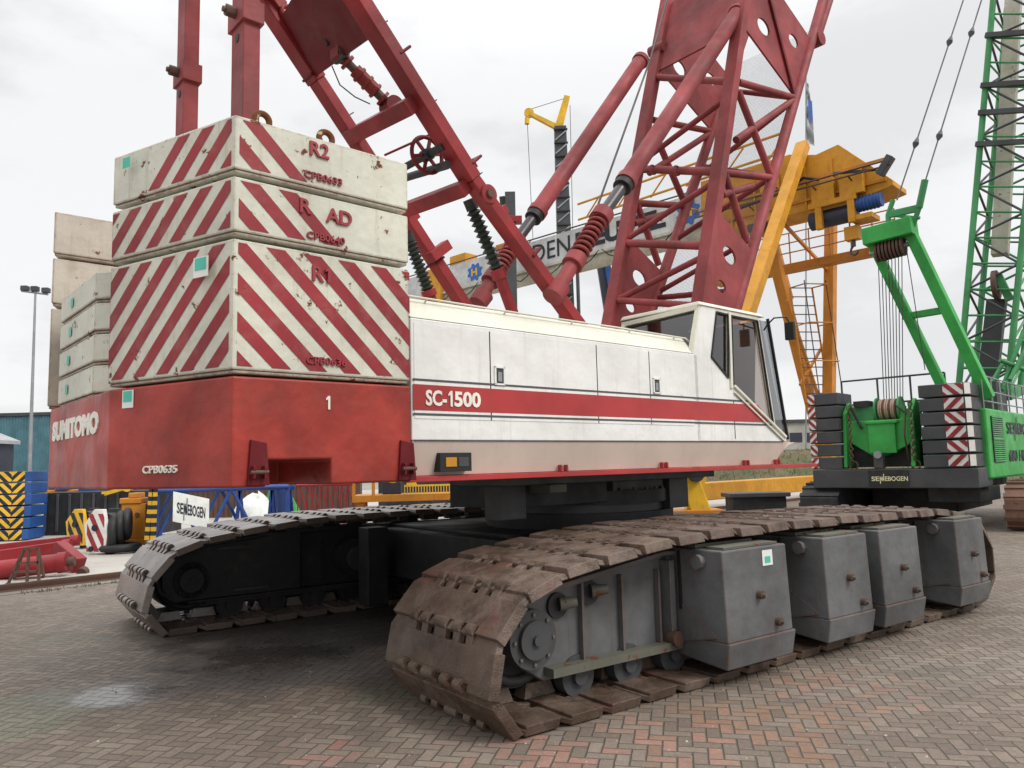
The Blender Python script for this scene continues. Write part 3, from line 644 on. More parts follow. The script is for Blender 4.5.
for k in range(4):
    z0 = 2.30+k*.238; z1 = z0+.226
    ft = [(-4.6, -.80), (-4.95, -.80), (-5.32, -.34), (-5.32, .84), (-4.6, .84)]
    cen = (-4.95, .02); ins = [(cen[0]+(p[0]-cen[0])*.965, cen[1]+(p[1]-cen[1])*.965) for p in ft]
    mb = MB(H); mb.prism(ft[::-1], 'z', z0+.02, z1, 'weight'); mb.prism(ins[::-1], 'z', z0, z0+.0205, 'weight')
    o = fix(mb.build('small_counterweight', None, bevel=.02)); tag(o, names[k], 'counterweight', 'small slabs between the tail stacks')
    mb = MB(H); sticker(mb, H, (-5.322, .55-.03*k, z0+.085), (0, -1, 0), .12, .075, False); mb.build('sticker', o)
    mb = MB(H); mb.torus((-5.02, -.80, z0+.12), (1, .8, 0), .05, .016, 'weight', 16, 6); mb.build('lifting_eye', o)
# ---- machinery house
mb = MB(H)
poly = [(-3.63, 1.90), (-3.63, 2.78), (-.16, 2.80), (-.16, 1.90)]
# main body below roof crease
mb.box((-3.63, YS, 1.90), (-.10, 2.06, 2.80), 'white')
hb = mb.build('machinery_house', crane, bevel=.01, label='long white machinery house with a red band and dark lines', origin=H.M@V((-2, 0, 1.6)))
mb = MB(H)   # sloped roof shoulders + top
mb.prism([(YS+.0, 2.803), (YS+.16, 2.985), (1.9, 2.985), (2.06, 2.803)], 'x', -3.63, -.12, 'cream'); fix(mb.build('roof', hb, bevel=.01))
mb = MB(H)   # skirt leaning inwards, under house and cab
mb.hexa([(-3.62, YS+.08, 1.645), (1.40, YS+.08, 1.645), (1.40, 2.0, 1.645), (-3.62, 2.0, 1.645)], [(-3.62, YS+.004, 1.897), (1.62, YS+.004, 1.897), (1.62, 2.05, 1.897), (-3.62, 2.05, 1.897)], 'skirt')
mb.prism([(1.62, 1.897), (1.98, 1.90), (1.8, 1.86), (1.44, 1.70), (1.4, 1.645)], 'y', -1.95, -1.0, 'skirt')
fix(mb.build('skirt', hb, bevel=.008))
mb = MB(H); mb.box((-3.64, YS+.02, 1.60), (2.3, YS+.10, 1.642), 'bandred'); 
for px in (284+282, 667, 749, 780):
    x = H.aty(px, 462, YS).x
    for e in (-.035, .035): mb.prism([(x+e-.012, 1.643), (x+e+.012, 1.643), (x+e+.006, 1.70), (x+e-.006, 1.70)], 'y', YS+.015, YS+.06, 'bandred')
fix(mb.build('side_rail', crane, bevel=.004, label='thin red rail running under the house and out past the cab'))
# bands: follow the side, ending on the cab's sloping front
def xe(z): # sloping lower front edge of the cab side, from measured corner points
    return 1.55-(z-1.93)*1.32
mb = MB(H)
for (z0, z1, mat) in ((2.12, 2.31, 'bandred'), (2.335, 2.352, 'darkline'), (2.083, 2.10, 'darkline')):
    a = -3.62; e0, e1 = (xe(z0)-.05, xe(z1)-.05)
    mb.sheet([(a, YS-.006, z0), (e0, YS-.006, z0), (e1, YS-.006, z1), (a, YS-.006, z1)], mat)
mb.build('colour_band', hb)
MB(H).text('SC-', (-3.51, YS-.010, 2.155), sx, up, .118, 'letterwhite', .004, .03, .19).build('lettering', hb)
fix(one(MB(H), (-3.305, YS-.010, 2.155), sx, up, .118, 'letterwhite').build('lettering', hb)); MB(H).text('500', (-3.248, YS-.010, 2.155), sx, up, .118, 'letterwhite', .004, .035, .255).build('lettering', hb)
# panel seams, door panels (slightly proud)
xs = [H.aty(490, 370, YS).x, H.aty(597, 380, YS).x, H.aty(650, 390, YS).x]
ed = [-3.61]+xs+[-.2]
for a, b in zip(ed, ed[1:]):
    mb = MB(H); z0 = 1.93 if a in xs[:0] else 2.06; mb.prism([(a+.006, 2.06), (b-.006, 2.06), (b-.006, 2.765), (a+.006, 2.765)], 'y', YS-.004, YS+.01, 'white'); fix(mb.build('door_panel', hb))
mb = MB(H)
for x in xs: mb.box((x-.005, YS-.0045, 2.06), (x+.005, YS, 2.765), 'rubber')
mb.box((.52-.005, YS-.0025, 1.93), (.52+.004, YS+.003, 2.35), 'rubber'); mb.box((-3.61, YS-.003, 1.897), (1.5, YS+.004, 1.905), 'slate')
mb.build('panel_seam', hb)
for px, py in ((499, 376), (656, 386)):
    p = H.aty(px, py, YS)
    mb = MB(H); x, z = p.x, p.z; w, h_ = .055, .075
    mb.box((x-w, YS-.016, z-h_), (x-w+.016, YS-.002, z+h_), 'white').box((x+w-.016, YS-.016, z-h_), (x+w, YS-.002, z+h_), 'white').box((x-w, YS-.016, z+h_-.014), (x+w, YS-.002, z+h_), 'white').box((x-w, YS-.016, z-h_), (x+w, YS-.002, z-h_+.014), 'white')
    mb.box((x-w+.016, YS-.007, z-h_+.014), (x+w-.016, YS-.003, z+h_-.014), 'slate').box((x-.02, YS-.014, z-.045), (x+.02, YS-.007, z+.03), 'steel'); mb.build('door_handle', hb)
p0, p1 = H.aty(436, 453, YS+.04), H.aty(466, 471, YS+.06)
mb = MB(H); mb.box((p0.x, YS-.012, p1.z), (p1.x, YS+.07, p0.z), 'rubber'); mb.box((p0.x+.05, YS-.018, p1.z+.035), (p0.x+.15, YS-.012, p0.z-.035), 'amber').box((p0.x+.17, YS-.016, p1.z+.035), (p1.x-.03, YS-.012, p0.z-.035), 'slate'); mb.build('side_lamp', hb, bevel=.003)
mb = MB(H); rl = [(-3.65, YS+.05, 3.02), (-2.4, YS+.06, 3.015), (-1.2, YS+.06, 3.02), (-.14, YS+.05, 3.01), (-.05, YS+.02, 2.93)]
mb.path([V(p)-V((0, -.05, .035)) for p in rl], .0085, 'cream', 8)
for x in (-3.4, -2.6, -1.8, -1.0, -.3): mb.tube((x, YS+.11, 2.98), (x, YS+.16, 2.96), .007, 'cream', n=6)
mb.build('hand_rail', hb)
# ---- cab
XR = -.16
cA = H.aty(702, 307, YS); cB = H.aty(762, 319, YS); cC = H.aty(789, 440, YS)
ZT = 3.33
side = [(XR, 1.90), (1.60, 1.90), (cC.x-.03, 1.93), (1.19, ZT), (.02, ZT), (-.16, 2.80)]
YI = -1.0      # inner side of the cab
cab = MB(H)
# side wall built of bars and panels round the openings
def pan(poly, y0=YS, y1=YS+.04, mat='white', mbb=None): (mbb or cab).prism(poly, 'y', y0, y1, mat)
W1 = [H.aty(x, y, YS) for x, y in ((716, 312), (728, 315), (728, 378), (711, 357))]       # small rear window
W2 = [H.aty(x, y, YS) for x, y in ((731, 316), (757, 321), (773, 424), (733, 384))]       # door window
w1 = [(p.x, p.z) for p in W1]; w2 = [(p.x, p.z) for p in W2]
TOP = [(.02, ZT), (1.19, ZT)]; front0 = (1.19, ZT); front1 = (1.60, 1.93)
E = lambda z: 1.19+(ZT-z)/(ZT-1.93)*(.41)
pan([(XR, 1.905), (w1[3][0], 1.905), (w1[3][0], w1[3][1]), (w1[0][0], w1[0][1]), (w1[0][0], ZT), (.02, ZT), (XR, 2.80)])
pan([(w1[0][0], w1[0][1]), (w2[1][0], w2[1][1]), (w2[1][0], ZT), (w1[0][0], ZT)], mat='cream')
pan([(w1[1][0], w1[1][1]), (w1[2][0], w1[2][1]), (w2[3][0], w2[3][1]), (w2[0][0], w2[0][1])], mat='cream')
pan([(w1[3][0], 1.905), (w2[3][0], 1.905), (w2[3][0], w2[3][1]), (w1[2][0], w1[2][1]), (w1[3][0], w1[3][1])])
fe = 1.56
pan([(w2[3][0], 1.905), (fe, 1.905), (fe, 1.96), (w2[2][0], w2[2][1]), (w2[3][0], w2[3][1])])
pan([(w2[1][0], ZT), (w2[1][0], w2[1][1]), (w2[2][0], w2[2][1]), (w2[2][0]+.06, w2[2][1]-.03), (w2[1][0]+.05, w2[1][1]), (w2[1][0]+.05, ZT)], mat='cream')
# inner (left) side, floor, rear wall
cab.prism([(XR, 1.905), (1.58, 1.905), (1.19, ZT), (.02, ZT), (XR, 2.80)], 'y', YI, YI+.03, 'inner')
cab.box((XR, YS+.04, 1.905), (1.55, YI, 1.93), 'rubber')
cab.beam((-.16, (YS+YI)/2, 2.35), (-.16, (YS+YI)/2, 1.905), 1.0, .03, 'white', up=(1, 0, 0))
cabo = fix(cab.build('cab', crane, bevel=.006, label='white operator cab with sloping windscreen', origin=H.M@V((.7, -1.5, 1.9))))
# rear wall with sloping rear window
mb = MB(H)
r0 = V((-.16, YS+.0, 2.80)); r1 = V((.02, YS+.0, ZT))
mb.beam(r0+V((0, .03, 0)), r1+V((0, .03, 0)), .05, .05, 'cream', up=(0, 1, 0))
mb.build('rear_post', cabo)
mb = MB(H); mb.sheet([(-.15, YS+.06, 2.83), (.01, YS+.06, ZT-.04), (.01, -1.06, ZT-.10), (-.15, -1.06, 2.83)], 'glass'); mb.build('rear_window', cabo)
mb = MB(H); mb.beam((-.16, YS+.03, 2.82), (-.16, -1.0, 2.82), .05, .05, 'cream'); mb.beam((.0, YS+.03, ZT-.02), (.0, -1.0, ZT-.05), .05, .05, 'cream'); mb.beam((-.16, -1.03, 2.82), (.0, -1.03, ZT-.05), .05, .05, 'cream'); mb.build('window_frame', cabo)
mb = MB(H); mb.hexa([(-.02, YS-.02, ZT), (1.24, YS-.02, ZT), (1.24, YI+.03, ZT), (-.02, YI+.03, ZT)], [(.0, YS+.02, ZT+.045), (1.20, YS+.02, ZT+.045), (1.20, YI, ZT+.045), (0, YI, ZT+.045)], 'cream'); mb.build('cab_roof', cabo, bevel=.01)
mb = MB(H); mb.sheet([(p[0], YS+.02, p[1]) for p in w1], 'glass'); mb.build('quarter_window', cabo)
mb = MB(H); mb.sheet([(p[0], YS+.02, p[1]) for p in w2], 'glassclear'); mb.build('door_window', cabo)
mb = MB(H)
def rim(poly, y, r, mat):
    c = [V((p[0], y, p[1])) for p in poly]; n = len(c)
    for i in range(n): mb.beam(c[i], c[(i+1) % n], r, r, mat, up=(0, 1, 0))
rim(w1, YS-.004, .018, 'rubber'); rim(w2, YS-.004, .018, 'rubber'); mb.build('window_seal', cabo)
mb = MB(H)  # raised double rib following the sloping sill, door edge post
a = V((w2[3][0]-.0, YS-.012, w2[3][1]-.02)); b = V((1.55, YS-.012, 1.955)); mb.beam(a, b, .03, .03, 'cream', up=(0, 1, 0)); mb.beam(a+V((.0, 0, -.07)), b+V((-.04, 0, -.045)), .02, .02, 'cream', up=(0, 1, 0))
mb.beam((w2[0][0]-.045, YS-.01, ZT-.02), (w2[3][0]-.045, YS-.01, w2[3][1]-.05), .04, .02, 'cream', up=(0, 1, 0)); mb.build('door_trim', cabo, bevel=.004)
# windscreen: front face from top to lower nose
mb = MB(H); mb.sheet([(1.22, YS+.03, ZT-.02), (1.60, YS+.03, 1.95), (1.60, YI-.02, 1.95), (1.22, YI-.02, ZT-.02)], 'glassgrey'); mb.build('windscreen', cabo)
mb = MB(H)
pw = [H.aty(x, y, YS) for x, y in ((760, 320), (768, 321), (788, 436), (775, 426))]
mb.sheet([(p.x, YS+.02, p.z) for p in pw], 'glass'); mb.build('corner_window', cabo)
mb = MB(H); mb.beam((1.215, YI-.02, ZT), (1.60, YI-.02, 1.93), .05, .05, 'cream', up=(0, 1, 0)); mb.beam((pw[1].x+.01, YS+.01, ZT), (pw[2].x+.01, YS+.01, 1.93), .022, .03, 'rubber', up=(0, 1, 0)); mb.beam((1.60, YS+.02, 1.93), (1.60, YI-.02, 1.93), .04, .04, 'cream'); mb.build('windscreen_post', cabo)
mb = MB(H); mb.sheet([(1.17, YS+.06, ZT-.04), (1.17, YI-.01, ZT-.04), (1.44, YI-.01, 2.35), (1.44, YS+.30, 2.35)], 'inner'); mb.build('sky_block_panel', cabo)  # beige panel added inside the windscreen to block the bright sky behind
# seat, levers
mb = MB(H); mb.box((.25, -1.75, 2.15), (.7, -1.3, 2.28), 'seat'); mb.beam((.27, -1.52, 2.28), (.12, -1.52, 2.85), .42, .1, 'seat', up=(1, 0, 0)); mb.box((.35, -1.65, 1.93), (.6, -1.4, 2.15), 'dark'); mb.build('operator_seat', cabo, bevel=.03)
for k in range(4):
    mb = MB(H); x = .95+k*.05; mb.tube((x, -1.85+k*.06, 1.95), (x-.06, -1.85+k*.06, 2.42), .012, 'steel', n=6); mb.tube((x-.06, -1.85+k*.06, 2.42), (x-.065, -1.85+k*.06, 2.48), .022, 'rubber', n=8); mb.build('control_lever', cabo)
MB(H).box((1.15, -1.9, 1.93), (1.4, -1.3, 2.25), 'slate').build('console', cabo, bevel=.02)
mb = MB(H); q0 = H.aty(762, 326, YS-.05); mr = [H.aty(768, 324, YS-.1), H.aty(774, 318, YS-.2), H.aty(786, 317, YS-.25), H.aty(789, 322, YS-.27)]
mb.path([H.aty(764, 330, YS)]+mr, .01, 'rubber', 6); c = H.aty(790, 331, YS-.27); mb.beam(c+V((0, 0, .1)), c-V((0, 0, .1)), .11, .05, 'rubber', up=(1, 0, 0)); mb.build('wing_mirror', cabo, bevel=.012)
# dark box and hood behind the cab on the roof
mb = MB(H); mb.box((-.35, -1.3, 2.98), (.3, -.4, 3.14), 'dark'); mb.build('equipment_box', hb, bevel=.02)
# ---- rear tension columns
for k, (yy, pc) in enumerate(((.70, 187), (-.70, 245))):
    xb = -4.38
    zc = H.atx(pc, 81 if k == 0 else 24, xb).z
    yb = H.atx(187 if k == 0 else 245, 110, xb).y
    hw = .105 if k == 0 else .125
    mb = MB(H); mb.box((xb-.07, yb-hw, 2.33), (xb+.07, yb+hw, 9.0), 'boomred')
    o = mb.build('tension_column', crane, bevel=.008, label='left upright red column behind the stacked weights' if k == 0 else 'right upright red column behind the stacked weights')
    mb = MB(H); mb.box((xb-.09, yb-hw-.035, zc-.06), (xb+.09, yb+hw+.04, zc+.12), 'boomred').wheel((xb-.13, yb+.0, zc+.05), (1, 0, 0), .05, .08, 'rust', 6).wheel((xb-.13, yb+.0, zc+.05), (1, 0, 0), .025, .13, 'rust', 8).wheel((xb-.071, yb+.0, zc-.16), (1, 0, 0), .035, .012, 'dark', 14).build('pin_clamp', o, bevel=.006)
# ---- mast: two box legs, cross beams, plate, turnbuckle, wheel
MW = .65
RL = [H.aty(x, y, -MW) for x, y in ((364, 0), (471, 180), (575, 322))]; LL = [H.aty(x, y, MW) for x, y in ((275, 18), (317, 81), (468, 312))]
def ext(a, b, t): return a+(b-a)*t
mast = MB(H); rt = ext(RL[2], RL[0], 1.6); lt = ext(LL[2], LL[0], 1.6)
rfoot = ext(RL[1], RL[2], 1.12); lfoot = ext(LL[1], LL[2], 1.15)
mast.wheel((rfoot.x, 0, rfoot.z-.05), (0, 1, 0), .07, 2.0, 'red', 20)
masto = mast.build('mast', crane, label='red box-section mast leaning back over the tail', origin=H.M@V((rfoot.x, 0, rfoot.z)))
for foot_, top, mid in ((rfoot, rt, RL[1]), (lfoot, lt, LL[1])):
    mb = MB(H); mb.beam(foot_, mid, .13, .17, 'red', up=(0, 1, 0)); mb.beam(mid, top, .15, .20, 'red', up=(0, 1, 0))
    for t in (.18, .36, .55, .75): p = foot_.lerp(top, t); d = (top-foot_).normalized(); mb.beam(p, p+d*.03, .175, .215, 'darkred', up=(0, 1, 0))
    lg = mb.build('mast_leg', masto, bevel=.01)
    def lpos(t, f_=foot_, m_=mid, t_=top): L1 = (m_-f_).length; L2 = (t_-m_).length; d_ = t*(L1+L2); return f_.lerp(m_, d_/L1) if d_ < L1 else m_.lerp(t_, (d_-L1)/L2)
    dn = (top-mid).normalized(); n2 = V((dn.z, 0, -dn.x)); sd = -1 if top is rt else 1
    for t in (.2, .34, .47, .6, .7):
        p = lpos(t); MB(H).tube(p+n2*.08, p+n2*.19, .007, 'rust', n=6).build('step_pin', masto)
    p = lpos(.31)+V((0, sd*.085, 0)); MB(H).wheel(p, (0, 1, 0), .10, .05, 'red', 24).wheel(p+V((0, sd*.03, 0)), (0, 1, 0), .045, .05, 'rust', 12).build('pivot_boss', masto)
    for t in (.36, .27):
        p = lpos(t); MB(H).beam(p+n2*.09-dn*.05, p+n2*.09+dn*.05, .14, .07, 'red', up=(0, 1, 0)).build('bracket', masto, bevel=.004)
def cross(pR, pL, w, h, mat, name, upv=(.7, 0, .7), **k):
    mb = MB(H); mb.beam(pR, pL, w, h, mat, up=upv); return mb.build(name, masto, bevel=.01, **k)
dv = (RL[0]-RL[2]).normalized(); nv = V((-dv.z, 0, dv.x))
def onleg(P, x, y, yy): return H.aty(x, y, yy)
cross(onleg(RL, 412, 105, -MW), onleg(LL, 350, 137, MW), .14, .16, 'red', 'cross_beam', upv=dv)
cross(onleg(RL, 465, 188, -MW), onleg(LL, 400, 212, MW), .13, .15, 'red', 'cross_beam', upv=dv)
# wide plate between legs near the top
mb = MB(H); q = [onleg(RL, 356, 0, -MW+.05), onleg(RL, 374, 36, -MW+.05), onleg(LL, 317, 76, MW-.05), onleg(LL, 292, 32, MW-.05)]
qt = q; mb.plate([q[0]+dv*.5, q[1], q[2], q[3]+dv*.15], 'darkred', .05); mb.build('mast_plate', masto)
mb = MB(H); q = [onleg(RL, 356, 0, -MW+.05), onleg(LL, 292, 32, MW-.05)]; mb.beam(q[0]+dv*.55, q[1]+dv*.55, .3, .16, 'red', up=nv); mb.build('head_beam', masto, bevel=.01)
# lug plate upper left
p = onleg(LL, 287, 12, MW-.12); mb = MB(H); mb.torus(p, (0, 1, 0), .06, .03, 'red', 20, 8); mb.beam(p+V((-.05, 0, .05)), p+V((-.22, 0, .22)), .12, .05, 'red', up=(0, 1, 0)); mb.build('lug', masto)
# turnbuckle link hanging between plate and first beam
A = H.aty(340, 55, 0.0); B = H.aty(392, 108, -.12)
mb = MB(H); d = (B-A).normalized(); mb.tube(A, A.lerp(B, .3), .045, 'rust', n=12).tube(A.lerp(B, .28), A.lerp(B, .7), .075, 'red', n=8).tube(A.lerp(B, .68), B, .05, 'rust', n=12).box((A.x-.07, A.y-.08, A.z-.05), (A.x+.07, A.y+.08, A.z+.1), 'red').wheel(B, (0, 1, 0), .11, .16, 'darkred', 24).wheel(A, (0, 1, 0), .06, .2, 'slate', 14)
for t in (.12, .35, .5, .65, .8): p = A.lerp(B, t); mb.tube(p, p+d*.03, .09, 'red', n=8)
mb.build('turnbuckle', masto, bevel=.004)
mb = MB(H); mb.path([H.aty(300, -20, .2), H.aty(312, 8, .15), H.aty(320, 25, .1), H.aty(328, 45, .05)], .02, 'rubber', 6); mb.build('hose', masto); mb = MB(H); mb.path([H.aty(332, 66, .1), H.aty(340, 85, .1), H.aty(355, 97, .1), H.aty(370, 104, .1)], .007, 'rubber', 5); mb.build('hose', masto)
# spoked hand wheel and its shaft
c = H.aty(427, 155, -.35); mb = MB(H); wn = V((0, 1, 0)); mb.torus(c, wn, .19, .022, 'darkred', 28, 8); mb.wheel(c, wn, .065, .12, 'dark', 16)
for k in range(6): a = 2*PI*k/6+.3; mb.beam(c, c+V((math.cos(a), 0, math.sin(a)))*.185, .035, .02, 'darkred', up=(0, 1, 0))
mb.build('rope_sheave', masto)
mb = MB(H); mb.tube(c+V((0, -.3, 0)), c+V((0, 1.0, 0)), .04, 'dark'); a = H.aty(447, 165, -MW); b = H.aty(405, 178, MW); mb.tube(a, b, .045, 'dark'); mb.tube(H.aty(445, 128, -.5), H.aty(385, 155, .6), .014, 'red'); mb.build('sheave_shaft', masto)
# springs hanging from the mast and their tubes
def spring(a, b, foot_, R, mat, label):
    mb = MB(H); mb.tube(a, b, R*.55, 'rubber', n=14)
    o = mb.build('mast_spring', masto, label=label)
    mb = MB(H); L = (b-a).length; n = 11
    for k in range(n):
        t = (k+.5)/n; p = a.lerp(b, t); d = (b-a)/n; mb.tube(p-d*.42, p, R*.62, mat, r2=R, n=18, cap=False); mb.tube(p, p+d*.42, R, mat, r2=R*.62, n=18, cap=False)
    mb.build('spring_coil', o)
    mb = MB(H); mb.tube(b, b.lerp(foot_, .18), R*1.02, 'red', n=20).tube(b.lerp(foot_, .1), foot_, R*.75, 'red', n=18); mb.build('damper_tube', o)
    MB(H).tube(a+(a-b).normalized()*.12, a, R*.8, 'dark', n=14).build('spring_cap', o)
spring(H.aty(473, 210, -.42), H.aty(497, 269, -.42), H.aty(516, 322, -.42), .085, 'greenish', 'near black ribbed spring on a red tube')
spring(H.aty(410, 242, .5), H.aty(428, 290, .5), H.aty(440, 325, .5), .085, 'greenish', 'far black ribbed spring behind the weights')
mb = MB(H); mb.beam(H.aty(430, 258, .5), H.aty(447, 245, .5), .14, .12, 'red'); mb.build('mount', masto, bevel=.004); mb = MB(H); mb.box((-.75, -.95, 2.985), (.15, -.45, 3.04), 'red'); mb.build('mount', masto, bevel=.004)
# ---- boom
BW = .8
nr = [H.aty(x, y, -BW) for x, y in ((700, 302), (717, 178), (741, 14))]; nf = [H.aty(x, y, -BW) for x, y in ((737, 304), (775, 178), (811, 42))]
def fitline(a, b, z): t = (z-a.z)/(b.z-a.z); return a+(b-a)*t
def chordpt(front, y, z):
    a, b = (nf[0], nf[2]) if front else (nr[0], nr[2]); p = fitline(a, b, z); return V((p.x, y, z))
ZB, ZTT = 3.05, 10.8
bm_ = MB(H)
bm_.wheel(V((chordpt(0, 0, ZB).x+.45, 0, ZB)), (0, 1, 0), .12, 2*BW+.1, 'dark', 20)
boom = bm_.build('boom', crane, label='red lattice boom foot rising to the right', origin=H.M@V((1.7, 0, ZB)))
for y in (-BW, BW):
    for fr_ in (0, 1):
        mb = MB(H); a = chordpt(fr_, y, ZB if not fr_ else ZB+.3); b = chordpt(fr_, y, ZTT)
        if fr_ == 0: mb.beam(a, b, .14, .2, 'boomred', up=(0, 1, 0))
        else: mb.tube(a, b, .085, 'boomred', n=14)
        mb.build('boom_chord', boom, bevel=.01 if fr_ == 0 else 0)
def px_near(x, y): p = H.aty(x, y, -BW); return p
def brace(a, b, r=.055): mb = MB(H); mb.tube(a, b, r, 'boomred', n=12); return mb.build('boom_brace', boom)
side_br = [((725, 175), (747, 242)), ((718, 172), (773, 178)), ((738, 91), (771, 176)), ((736, 140), (792, 101)), ((738, 82), (794, 98)), ((722, 195), (752, 186))]
for (a, b) in side_br:
    A_, B_ = px_near(*a), px_near(*b)
    brace(A_, B_); A2, B2 = A_.copy(), B_.copy(); A2.y = B2.y = BW; brace(A2, B2)
# foot plates with holes
for y in (-BW-.01, BW):
    pl = [px_near(*q) for q in ((700, 302), (719, 215), (749, 250), (737, 306))]; pl = [V((p.x, y, p.z)) for p in pl]
    lo = [V((pl[3].x-.05, y, ZB)), V((pl[0].x-.25, y, ZB))]; hs = [(V((p.x, y, p.z)), r) for p, r in ((px_near(727, 256), .12), (px_near(719, 287), .085))]
    mb = MB(H); mb.plate([pl[0], pl[1], pl[2], pl[3]]+lo, 'boomred', .03, hs); mb.build('foot_plate', boom)
    hp = [px_near(*q) for q in ((746, -20), (746, 30), (795, 97), (812, 42), (770, -20))]
    hs = [(V((p.x, y, p.z)), r) for p, r in ((px_near(763, 27), .13), (px_near(793, 41), .11))]
    mb = MB(H); mb.plate([V((p.x, y, p.z)) for p in hp], 'boomred', .03, hs); mb.build('gusset_plate', boom)
# stiffening bar over the gusset
mb = MB(H); 
for y in (-BW-.03,): a, b = px_near(768, 0), px_near(792, 94); mb.beam(V((a.x, y, a.z)), V((b.x, y, b.z)), .05, .04, 'darkred', up=(0, 1, 0))
mb.build('stiffener', boom)
# rear and front face bracing, points given by the height of the node on each chord
fr_px = [H.aty(x, y, BW) for x, y in ((610, 322), (645, 15))]; ff_px = [H.aty(x, y, BW) for x, y in ((646, 315), (705, 112))]
def zfar(ypx, front):    # height of a node on a far chord seen at picture height ypx
    lo_, hi_ = 3.0, 11.
    for _ in range(40):
        mz = (lo_+hi_)/2; w = H.M@chordpt(front, BW, mz); d = w-CO; yy_ = CY-FPX*d.dot(CU)/d.dot(CF)
        if yy_ > ypx: lo_ = mz
        else: hi_ = mz
    return (lo_+hi_)/2
def znear(ypx, front):
    lo_, hi_ = 3.0, 11.
    for _ in range(40):
        mz = (lo_+hi_)/2; w = H.M@chordpt(front, -BW, mz); d = w-CO; yy_ = CY-FPX*d.dot(CU)/d.dot(CF)
        if yy_ > ypx: lo_ = mz
        else: hi_ = mz
    return (lo_+hi_)/2
RFa = lambda y: chordpt(0, BW, zfar(y, 0)); RNa = lambda y: chordpt(0, -BW, znear(y, 0)); FFa = lambda y: chordpt(1, BW, zfar(y, 1)); FNa = lambda y: chordpt(1, -BW, znear(y, 1))
for a, b, r in ((243, 246, .06), (169, 172, .06), (77, 82, .055), (241, 180, .045), (302, 255, .045), (165, 96, .045), (300, 306, .05)): brace(RFa(a), RNa(b), r)
for a, b, r in ((293, 236, .04), (240, 176, .045), (178, 100, .045), (298, 290, .045), (168, 178, .045), (90, 98, .045), (165, 176, .03)): brace(FFa(a), FNa(b), r)
mb = MB(H); mb.plate([RNa(28), chordpt(0, -BW, 9.6), chordpt(0, BW*.1, 9.9), RFa(10), RFa(73)], 'boomred', .03); mb.build('rear_plate', boom)
# wire screen on the front face
mb = MB(H); q = [chordpt(1, -BW, 3.6), chordpt(1, BW, 3.6), chordpt(1, BW, 9.2), chordpt(1, -BW, 9.2)]
mb.sheet([p+V((.1, 0, 0)) for p in q], 'wire'); o = mb.build('wire_screen', boom)
uvl = o.data.uv_layers.new(name='UV'); L_ = (q[3]-q[0]).length
for li, uv in enumerate(((0, 0), (1.6/.03, 0), (1.6/.03, L_/.03), (0, L_/.03))): uvl.data[li].uv = uv
# pins and small loops
mb = MB(H); p = px_near(816, 40); mb.wheel(V((p.x, -BW, p.z)), (0, 1, 0), .13, .22, 'boomred', 20); mb.build('boom_pin', boom); mb = MB(H); p = chordpt(0, BW, 8.6); mb.wheel(p, (0, 1, 0), .11, .3, 'boomred', 16); mb.build('boom_pin', boom)
mb = MB(H)
for t_ in (.25, .55): p = RFa(170).lerp(RNa(173), t_); MB(H).torus(p+V((-.06, 0, 0)), (.2, 1, 0), .07, .015, 'boomred', 16, 6).build('rope_guide', boom)
brace(px_near(832, -10)+V((0, 0, 0)), px_near(816, 40), .08)
# ---- backstops
for k, (yy, pts_, lab) in enumerate(((-.72, ((738, 12), (625, 183), (618, 196), (603, 214), (574, 262), (553, 296)), 'near backstop strut'), (.72, ((641, 60), (536, 214), (529, 222), (517, 240), (492, 279), (478, 303)), 'far backstop strut'))):
    P = [H.aty(x, y, yy) for x, y in pts_]
    bw_ = MB(H); bw_.tube(P[0], P[1], .115, 'boomred', n=24); ax = (P[1]-P[0]).normalized(); bw_.tube(P[0]-ax*.02, P[0]+ax*.06, .135, 'boomred', n=24).tube(P[1]-ax*.1, P[1], .135, 'boomred', n=24)
    o = bw_.build('backstop', crane, label=lab, origin=H.M@P[5])
    MB(H).tube(P[1], P[3], .075, 'rodsteel', n=20).tube(P[1], P[1]+ax*.1, .12, 'rubber', n=20).build('strut_rod', o)
    mb = MB(H); mb.tube(P[3]-ax*.03, P[3]+ax*.12, .13, 'boomred', n=24); mb.coil(P[3]+ax*.1, P[4], .095, .022, 9, 'boomred'); mb.tube(P[3], P[4], .07, 'darkred', n=16); mb.build('spring', o)
    mb = MB(H); mb.tube(P[4]-ax*.08, P[4]+ax*.06, .125, 'boomred', n=24).tube(P[4], P[5], .085, 'boomred', n=20); mb.tube(P[5]-ax*.16, P[5]+ax*.02, .13, 'boomred', n=20, r2=.12); mb.build('lower_tube', o)
# pendant rope beside the boom
mb = MB(H); mb.tube(H.aty(650, 60, .3), H.aty(598, 205, .3), .016, 'rope', n=6); mb.tube(H.aty(650, 60, .3), H.aty(672, -20, .3), .016, 'rope', n=6); mb.build('pendant_rope', crane)
